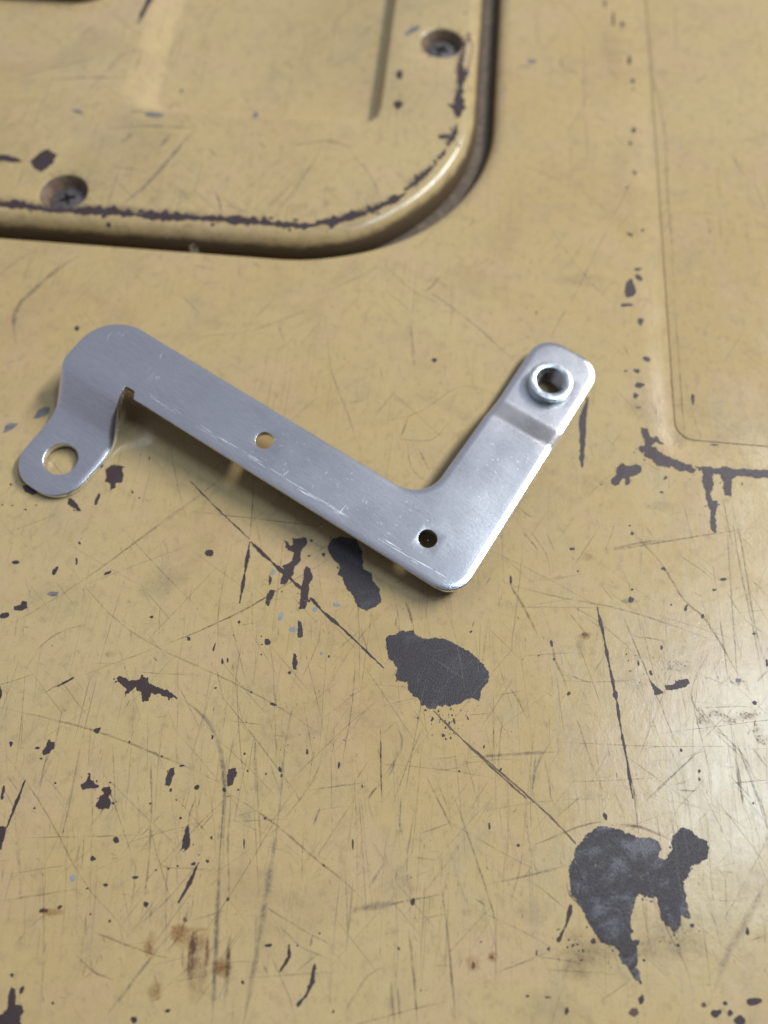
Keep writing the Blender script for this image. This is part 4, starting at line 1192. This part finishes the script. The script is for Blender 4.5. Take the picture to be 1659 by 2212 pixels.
# stains
for zf, x, y, w, h, c, a, r in ((ZC, 770, 800, 70, 60, OR, 0.55, 0), (ZC, 650, 850, 40, 90, OR, 0.45, 0), (ZC, 960, 950, 70, 50, OR, 0.6, 0), (ZC, 840, 830, 110, 90, OR, 0.35, 0), (ZC, 835, 890, 44, 150, (0.16, 0.06, 0.05), 0.75, 0), (ZC, 985, 940, 22, 170, DK, 0.6, 0), (ZC, 893, 900, 22, 150, (0.2, 0.09, 0.05), 0.5, 0), (ZC, 855, 960, 120, 200, (0.33, 0.2, 0.11), 0.4, 0), (ZC, 670, 1050, 60, 60, OR, 0.4, 0), (ZC, 230, 710, 90, 26, OR, 0.5, 0),
                                 (ZB, 1370, 850, 50, 50, SP, 0.3, 0), (ZB, 1430, 830, 60, 34, SP, 0.3, 0), (ZB, 1490, 858, 80, 30, SP, 0.3, 0), (ZB, 1570, 838, 80, 34, SP, 0.3, 0), (ZB, 1610, 900, 40, 60, SP, 0.3, 0), (ZB, 1640, 940, 50, 40, SP, 0.3, 0), (ZB, 870, 490, 60, 40, OR, 0.4, 0), (ZB, 850, 540, 50, 120, BR, 0.25, 0), (ZB, 1250, 620, 160, 70, GP, 0.3, 0), (ZB, 1080, 690, 120, 90, GP, 0.25, 0), (ZB, 1060, 340, 70, 24, BR, 0.4, 0), (ZB, 880, 150, 50, 40, OR, 0.25, 0), (ZB, 755, 240, 50, 24, BR, 0.4, 0),
                                 (ZD, 640, 710, 150, 90, GP, 0.3, 0), (ZD, 470, 905, 50, 30, OR, 0.55, 0), (ZD, 385, 935, 50, 50, OR, 0.4, 0), (ZD, 840, 950, 120, 90, BR, 0.35, 0), (ZD, 720, 1140, 300, 120, GP, 0.25, 0), (ZD, 60, 590, 120, 120, GP, 0.25, 0), (ZD, 1230, 850, 260, 160, BR, 0.3, 0), (ZD, 900, 870, 260, 130, BR, 0.3, 0),
                                 (Z2, 860, 1210, 260, 110, GP, 0.3, 0), (Z2, 980, 240, 160, 420, GP, 0.2, 0), (Z2, 1010, 700, 120, 300, GP, 0.18, 0), (Z4, 1150, 530, 120, 240, GP, 0.2, 0), (ZE, 790, 540, 180, 240, GP, 0.45, 0), (ZE, 640, 1200, 300, 120, GP, 0.3, 0), (ZE, 350, 230, 220, 300, GP, 0.25, 0), (Z4, 900, 820, 220, 90, GP, 0.2, 0),
                                 (ZA, 700, 260, 200, 160, GP, 0.22, 0), (ZA, 270, 330, 300, 220, GP, 0.15, 0), (ZA, 1250, 900, 400, 300, GP, 0.18, 0), (ZA, 570, 830, 60, 90, GP, 0.3, 0), (ZA, 480, 570, 60, 30, GP, 0.4, 0), (Z2, 610, 290, 80, 40, (0.2, 0.25, 0.27), 0.5, 0)):
    X, Y = zf(x, y)
    stain(X, Y, w * zf.k * rng.uniform(0.9, 1.3), h * zf.k * rng.uniform(0.9, 1.3), c, a * (0.6 if c is GP else (1.4 if c is OR else 1.0)), r)
for par in (panel, cover):
    if par.name in crumbs:
        co = finish('paint_crumbs', crumbs[par.name].v, crumbs[par.name].f, PRIMER, par, smooth=False)
        co['kind'] = 'stuff'
    M = marks[par]
    o = finish('scratch_marks', M.v, M.f, WEAR, par, smooth=False)
    o['kind'] = 'stuff'
    at = o.data.attributes.new('wear', 'FLOAT_COLOR', 'POINT')
    at.data.foreach_set('color', [c for q in mcol[par] for c in q])

# ------------------------------------------------------------------ the bracket
THK = 1.6
BO = (15.26, 42.05)
bracket = bpy.data.objects.new('metal_bracket', None)
COL.objects.link(bracket)
bracket.location = (BO[0] * MM, BO[1] * MM, 0)
bracket.rotation_euler = (0, 0, R(-32.6))
bracket['label'] = 'bent aluminium bracket with offset foot, two small holes and a rivet nut'
bracket['category'] = 'bracket'
SL = 0.056


def step(n, n0, n1, h, r):
    """height of an offset bend running from n0 to n1 with rounded ends (fraction r of the run)"""
    t = (n - n0) / (n1 - n0)
    if t <= -r:
        return 0.0
    if t >= 1 + r:
        return h
    # integrate a trapezoid slope with smoothed ends
    if t < r:
        return h * (t + r) ** 2 / (4 * r)
    if t > 1 - r:
        return h - h * (1 + r - t) ** 2 / (4 * r)
    return h * t


def zt(a, n):
    z = 5.3 - SL * a
    if n < 6:
        z += step(-n, 1.0, 9.8, -8.5, 0.2)
    elif n > 30:
        z += step(n, 42.2, 48.8, -2.6, 0.12)
    return z


def sheet(a, n, depth):
    e = 0.02
    dzn = (zt(a, n + e) - zt(a, n - e)) / (2 * e)
    nv = Vector((SL, -dzn, 1)).normalized()
    p = Vector((a, n, zt(a, n))) - nv * depth
    return tuple(p)


poly = [(0, 0), (0, 70.6), (-17.2, 70.6), (-16.9, 44), (-17.6, 15.5), (-105.9, 15.5), (-105.4, -1.0), (-103.4, -13.5), (-102.7, -27.8), (-86.0, -27.8), (-86.2, -13.0), (-88.6, 0.0), (-88.8, 1.7), (-86.3, 1.7), (-85.2, 0.0)]
rad = [6.3, 6.0, 6.0, 14, 7.5, 10.0, 30, 14, 7.2, 7.2, 20, 0, 0, 0.5, 0]
outline = resample(fillet(poly, rad, 0.5), 0.7)
# drop near duplicates
o2 = []
for p in outline:
    if not o2 or math.dist(p, o2[-1]) > 0.12:
        o2.append(p)
outline = ccw(o2)


def circ(a, n, r, m=44):
    return [(a + r * math.cos(2 * math.pi * i / m), n + r * math.sin(2 * math.pi * i / m)) for i in range(m)]


holes = [(circ(-54.8, 8.0, 2.05), 0.12), (circ(-12.4, 8.4, 2.05), 0.12), (circ(-94.2, -18.9, 3.85), 0.35), (circ(-8.75, 58.4, 4.2), 0.1)]
bm_ = Mesh()
top_ids = []; top_l = []; bot_ids = []; bot_l = []


def edge_rings(loop, nrm, r, sign, roll=0.0):
    """rounded rim from the top face to the bottom face; sign +1 insets (outline), -1 widens (hole);
    roll is the width of the shallow sheared-edge roll-over inside the rim"""
    rings = []
    K = 5
    x0 = r * 0.7
    dr = 0.19 * roll
    prof = []
    if roll > 0:
        for k in range(6):
            t = k / 6
            prof.append((x0 + roll * (1 - t), dr * t * t))
    prof += [(x0 * (1 - math.sin(math.pi / 2 * k / K)), dr + r * (1 - math.cos(math.pi / 2 * k / K))) for k in range(K + 1)]
    rb = 0.2
    prof += [(rb * (1 - math.cos(math.pi / 2 * k / 3)), THK - rb + rb * math.sin(math.pi / 2 * k / 3)) for k in range(4)]
    flat = []

    def loc(p):     # the snipped relief notch keeps its sharp edge
        if sign < 0:
            return 1.0
        d = math.hypot(p[0] + 87.2, p[1] - 0.6)
        return 0.12 + 0.88 * smooth((d - 2.6) / 4.0)
    for ins, dep in prof:
        l2 = [(p[0] + q[0] * ins * sign * loc(p), p[1] + q[1] * ins * sign * loc(p)) for p, q in zip(loop, nrm)]
        rings.append(bm_.add([sheet(p[0], p[1], dep * (loc(p0) if dep < THK * 0.6 else 1)) for p, p0 in zip(l2, loop)]))
        flat.append(l2)
    for a, b in zip(rings, rings[1:]):
        bm_.bridge(a, b, flip=(sign > 0))
    return rings, flat


nr = normals2d(outline)
rg, ft = edge_rings(outline, nr, 0.45, 1, 1.35)
ho_r = []; ho_f = []
for lp, r in holes:
    q = normals2d(lp)
    a, b = edge_rings(lp, q, r, -1)
    ho_r.append(a); ho_f.append(b)
# interior support points
ext = []
inn = inset(outline, 2.3, nr)
hol2 = [circ(-54.8, 8.0, 2.7), circ(-12.4, 8.4, 2.7), circ(-94.2, -18.9, 4.8), circ(-8.75, 58.4, 4.9)]
n = -27.0
while n < 70.5:
    fine_zone = (-14.0 < n < 2.2) or (40.5 < n < 51)
    a = -105.0 + (0.3 if int(n * 10) % 2 else 0)
    while a < 0:
        if inside((a, n), inn) and not any(inside((a, n), h) for h in hol2):
            ext.append((a + rng.uniform(-0.02, 0.02), n))
        a += 1.9 if fine_zone else 3.1
    n += 0.42 if fine_zone else 3.0
bm_.plate(rg[0], ft[0], [h[0] for h in ho_r], [h[0] for h in ho_f], lambda p: sheet(p[0], p[1], 0), ext)
bm_.plate(rg[-1], ft[-1], [h[-1] for h in ho_r], [h[-1] for h in ho_f], lambda p: sheet(p[0], p[1], THK), ext, flip=True)
plate = finish('plate', bm_.v, bm_.f, ALU, bracket, smooth_angle=40)

# rivet nut
na, nn = -8.75, 58.4
nz0 = zt(na, nn)


def nut_local(vs):
    return [(na + x, nn + y, nz0 + z - SL * x) for x, y, z in vs]


rn = Mesh()
v, f = lathe([(3.2, 1.85), (3.55, 2.2), (3.66, 2.26), (4.95, 2.26), (5.12, 2.2), (5.2, 2.05), (5.2, 1.2), (5.1, 1.05), (4.55, 1.0)], 64)
finish_n = finish('rivet_nut', nut_local(v), f, ZINC, bracket, smooth_angle=35)
v, f = lathe([(4.5, 1.1), (4.62, 0.85), (4.85, 0.5), (4.95, 0.2), (5.0, 0.02), (5.0, -0.2)], 64)
finish('collar', nut_local(v), f, ZINC, finish_n, smooth_angle=35)
# threads: a true helix inside the bore
tv = []; tf = []
pitch, turns, seg = 0.95, 4.6, 40
rows = []
N = int(seg * turns)
prof_t = [(3.22, 0.0), (3.22, 0.1), (2.8, 0.42), (2.8, 0.54), (3.22, 0.86), (3.22, 0.95)]
for i in range(N + 1):
    a = 2 * math.pi * i / seg
    zb = 1.98 - pitch * i / seg
    rows.append(len(tv))
    for r, dz in prof_t:
        tv.append((r * math.cos(a), r * math.sin(a), min(1.97, zb - dz)))
for i in range(N):
    for k in range(len(prof_t) - 1):
        tf.append((rows[i] + k, rows[i] + k + 1, rows[i + 1] + k + 1, rows[i + 1] + k))
THREAD = zinc_material('dull_thread_steel', (0.58, 0.55, 0.52), 0.25)
finish('thread', nut_local(tv), tf, THREAD, finish_n, smooth_angle=30)
zb = -nz0 + 0.30
v, f = lathe([(3.25, zb + 0.05), (4.6, zb + 0.0), (5.1, zb + 0.25), (5.2, -THK - 0.35), (4.9, -THK - 0.02), (4.0, -THK + 0.2)], 48)
finish('rear_flange', nut_local(v), f, ZINC, finish_n, smooth_angle=60)

# bright handling scratches on the plate
SCR = zinc_material('bright_scratch', (0.95, 0.95, 0.96), 0.5)
sm = Mesh()
sz = [0.012]


def plate_scratch(a, n, ang, L, w):
    sz[0] += 0.0004
    d = (math.cos(ang), math.sin(ang))
    if not inside((a, n), inn) or not inside((a + d[0] * L, n + d[1] * L), inn):
        return
    m = max(2, int(L / 0.8))
    ids = []
    for i in range(m + 1):
        t = i / m
        ww = w * (0.3 + 0.7 * math.sin(math.pi * min(1, max(0, t)))) * rng.uniform(0.6, 1.2)
        x, y = a + d[0] * L * t, n + d[1] * L * t
        ids.append(sm.add([sheet(x - d[1] * ww / 2, y + d[0] * ww / 2, -sz[0]), sheet(x + d[1] * ww / 2, y - d[0] * ww / 2, -sz[0])]))
    for p, q in zip(ids, ids[1:]):
        sm.f.append((p[0], p[1], q[1], q[0]))


for a0, a1, cnt in ((-72, -50, 16), (-50, -32, 16), (-84, -76, 8), (-14, -4, 8), (-30, -16, 6)):
    for _ in range(cnt):
        plate_scratch(rng.uniform(a0, a1), rng.uniform(2.1, 3.3), R(rng.gauss(0, 1.0)), rng.uniform(1.2, 5.5), rng.uniform(0.07, 0.16))
for a0, n0, n1, L in ((-31.5, 1.0, 2.5, 3.2), (-46, 2.0, 4, 1.6), (-100.5, 8.5, 9.5, 2.6), (-98.5, 11, 12, 1.6), (-87, 11, 12, 2), (-18.4, 13.8, 14, 2.4), (-34, 12.5, 13, 2.0), (-28, 7.5, 8, 1.4)):
    for _ in range(2):
        plate_scratch(a0 + rng.uniform(-0.5, 0.5), rng.uniform(n0, n1), R(rng.gauss(100, 8)), L * rng.uniform(0.6, 1.1), 0.13)
for _ in range(9):
    plate_scratch(-85.5 + rng.uniform(-1.6, 1.6), rng.uniform(5.6, 7.0), R(95), rng.uniform(0.6, 1.6), 0.1)
for _ in range(70):
    plate_scratch(rng.uniform(-60, -3), rng.uniform(2.5, 13.5), R(rng.choice((rng.gauss(0, 12), rng.gauss(100, 20)))), rng.uniform(0.25, 0.9), rng.uniform(0.06, 0.12))
for _ in range(34):
    plate_scratch(rng.uniform(-58, -22), rng.uniform(13.2, 14.7), R(rng.gauss(0, 12)), rng.uniform(0.3, 1.3), rng.uniform(0.06, 0.13))
for _ in range(26):
    plate_scratch(rng.uniform(-15, -3), rng.uniform(16, 40), R(rng.gauss(0, 25)), rng.uniform(0.25, 0.9), rng.uniform(0.06, 0.11))
so = finish('scratch_marks', sm.v, sm.f, SCR, bracket, smooth=False)
so['kind'] = 'stuff'
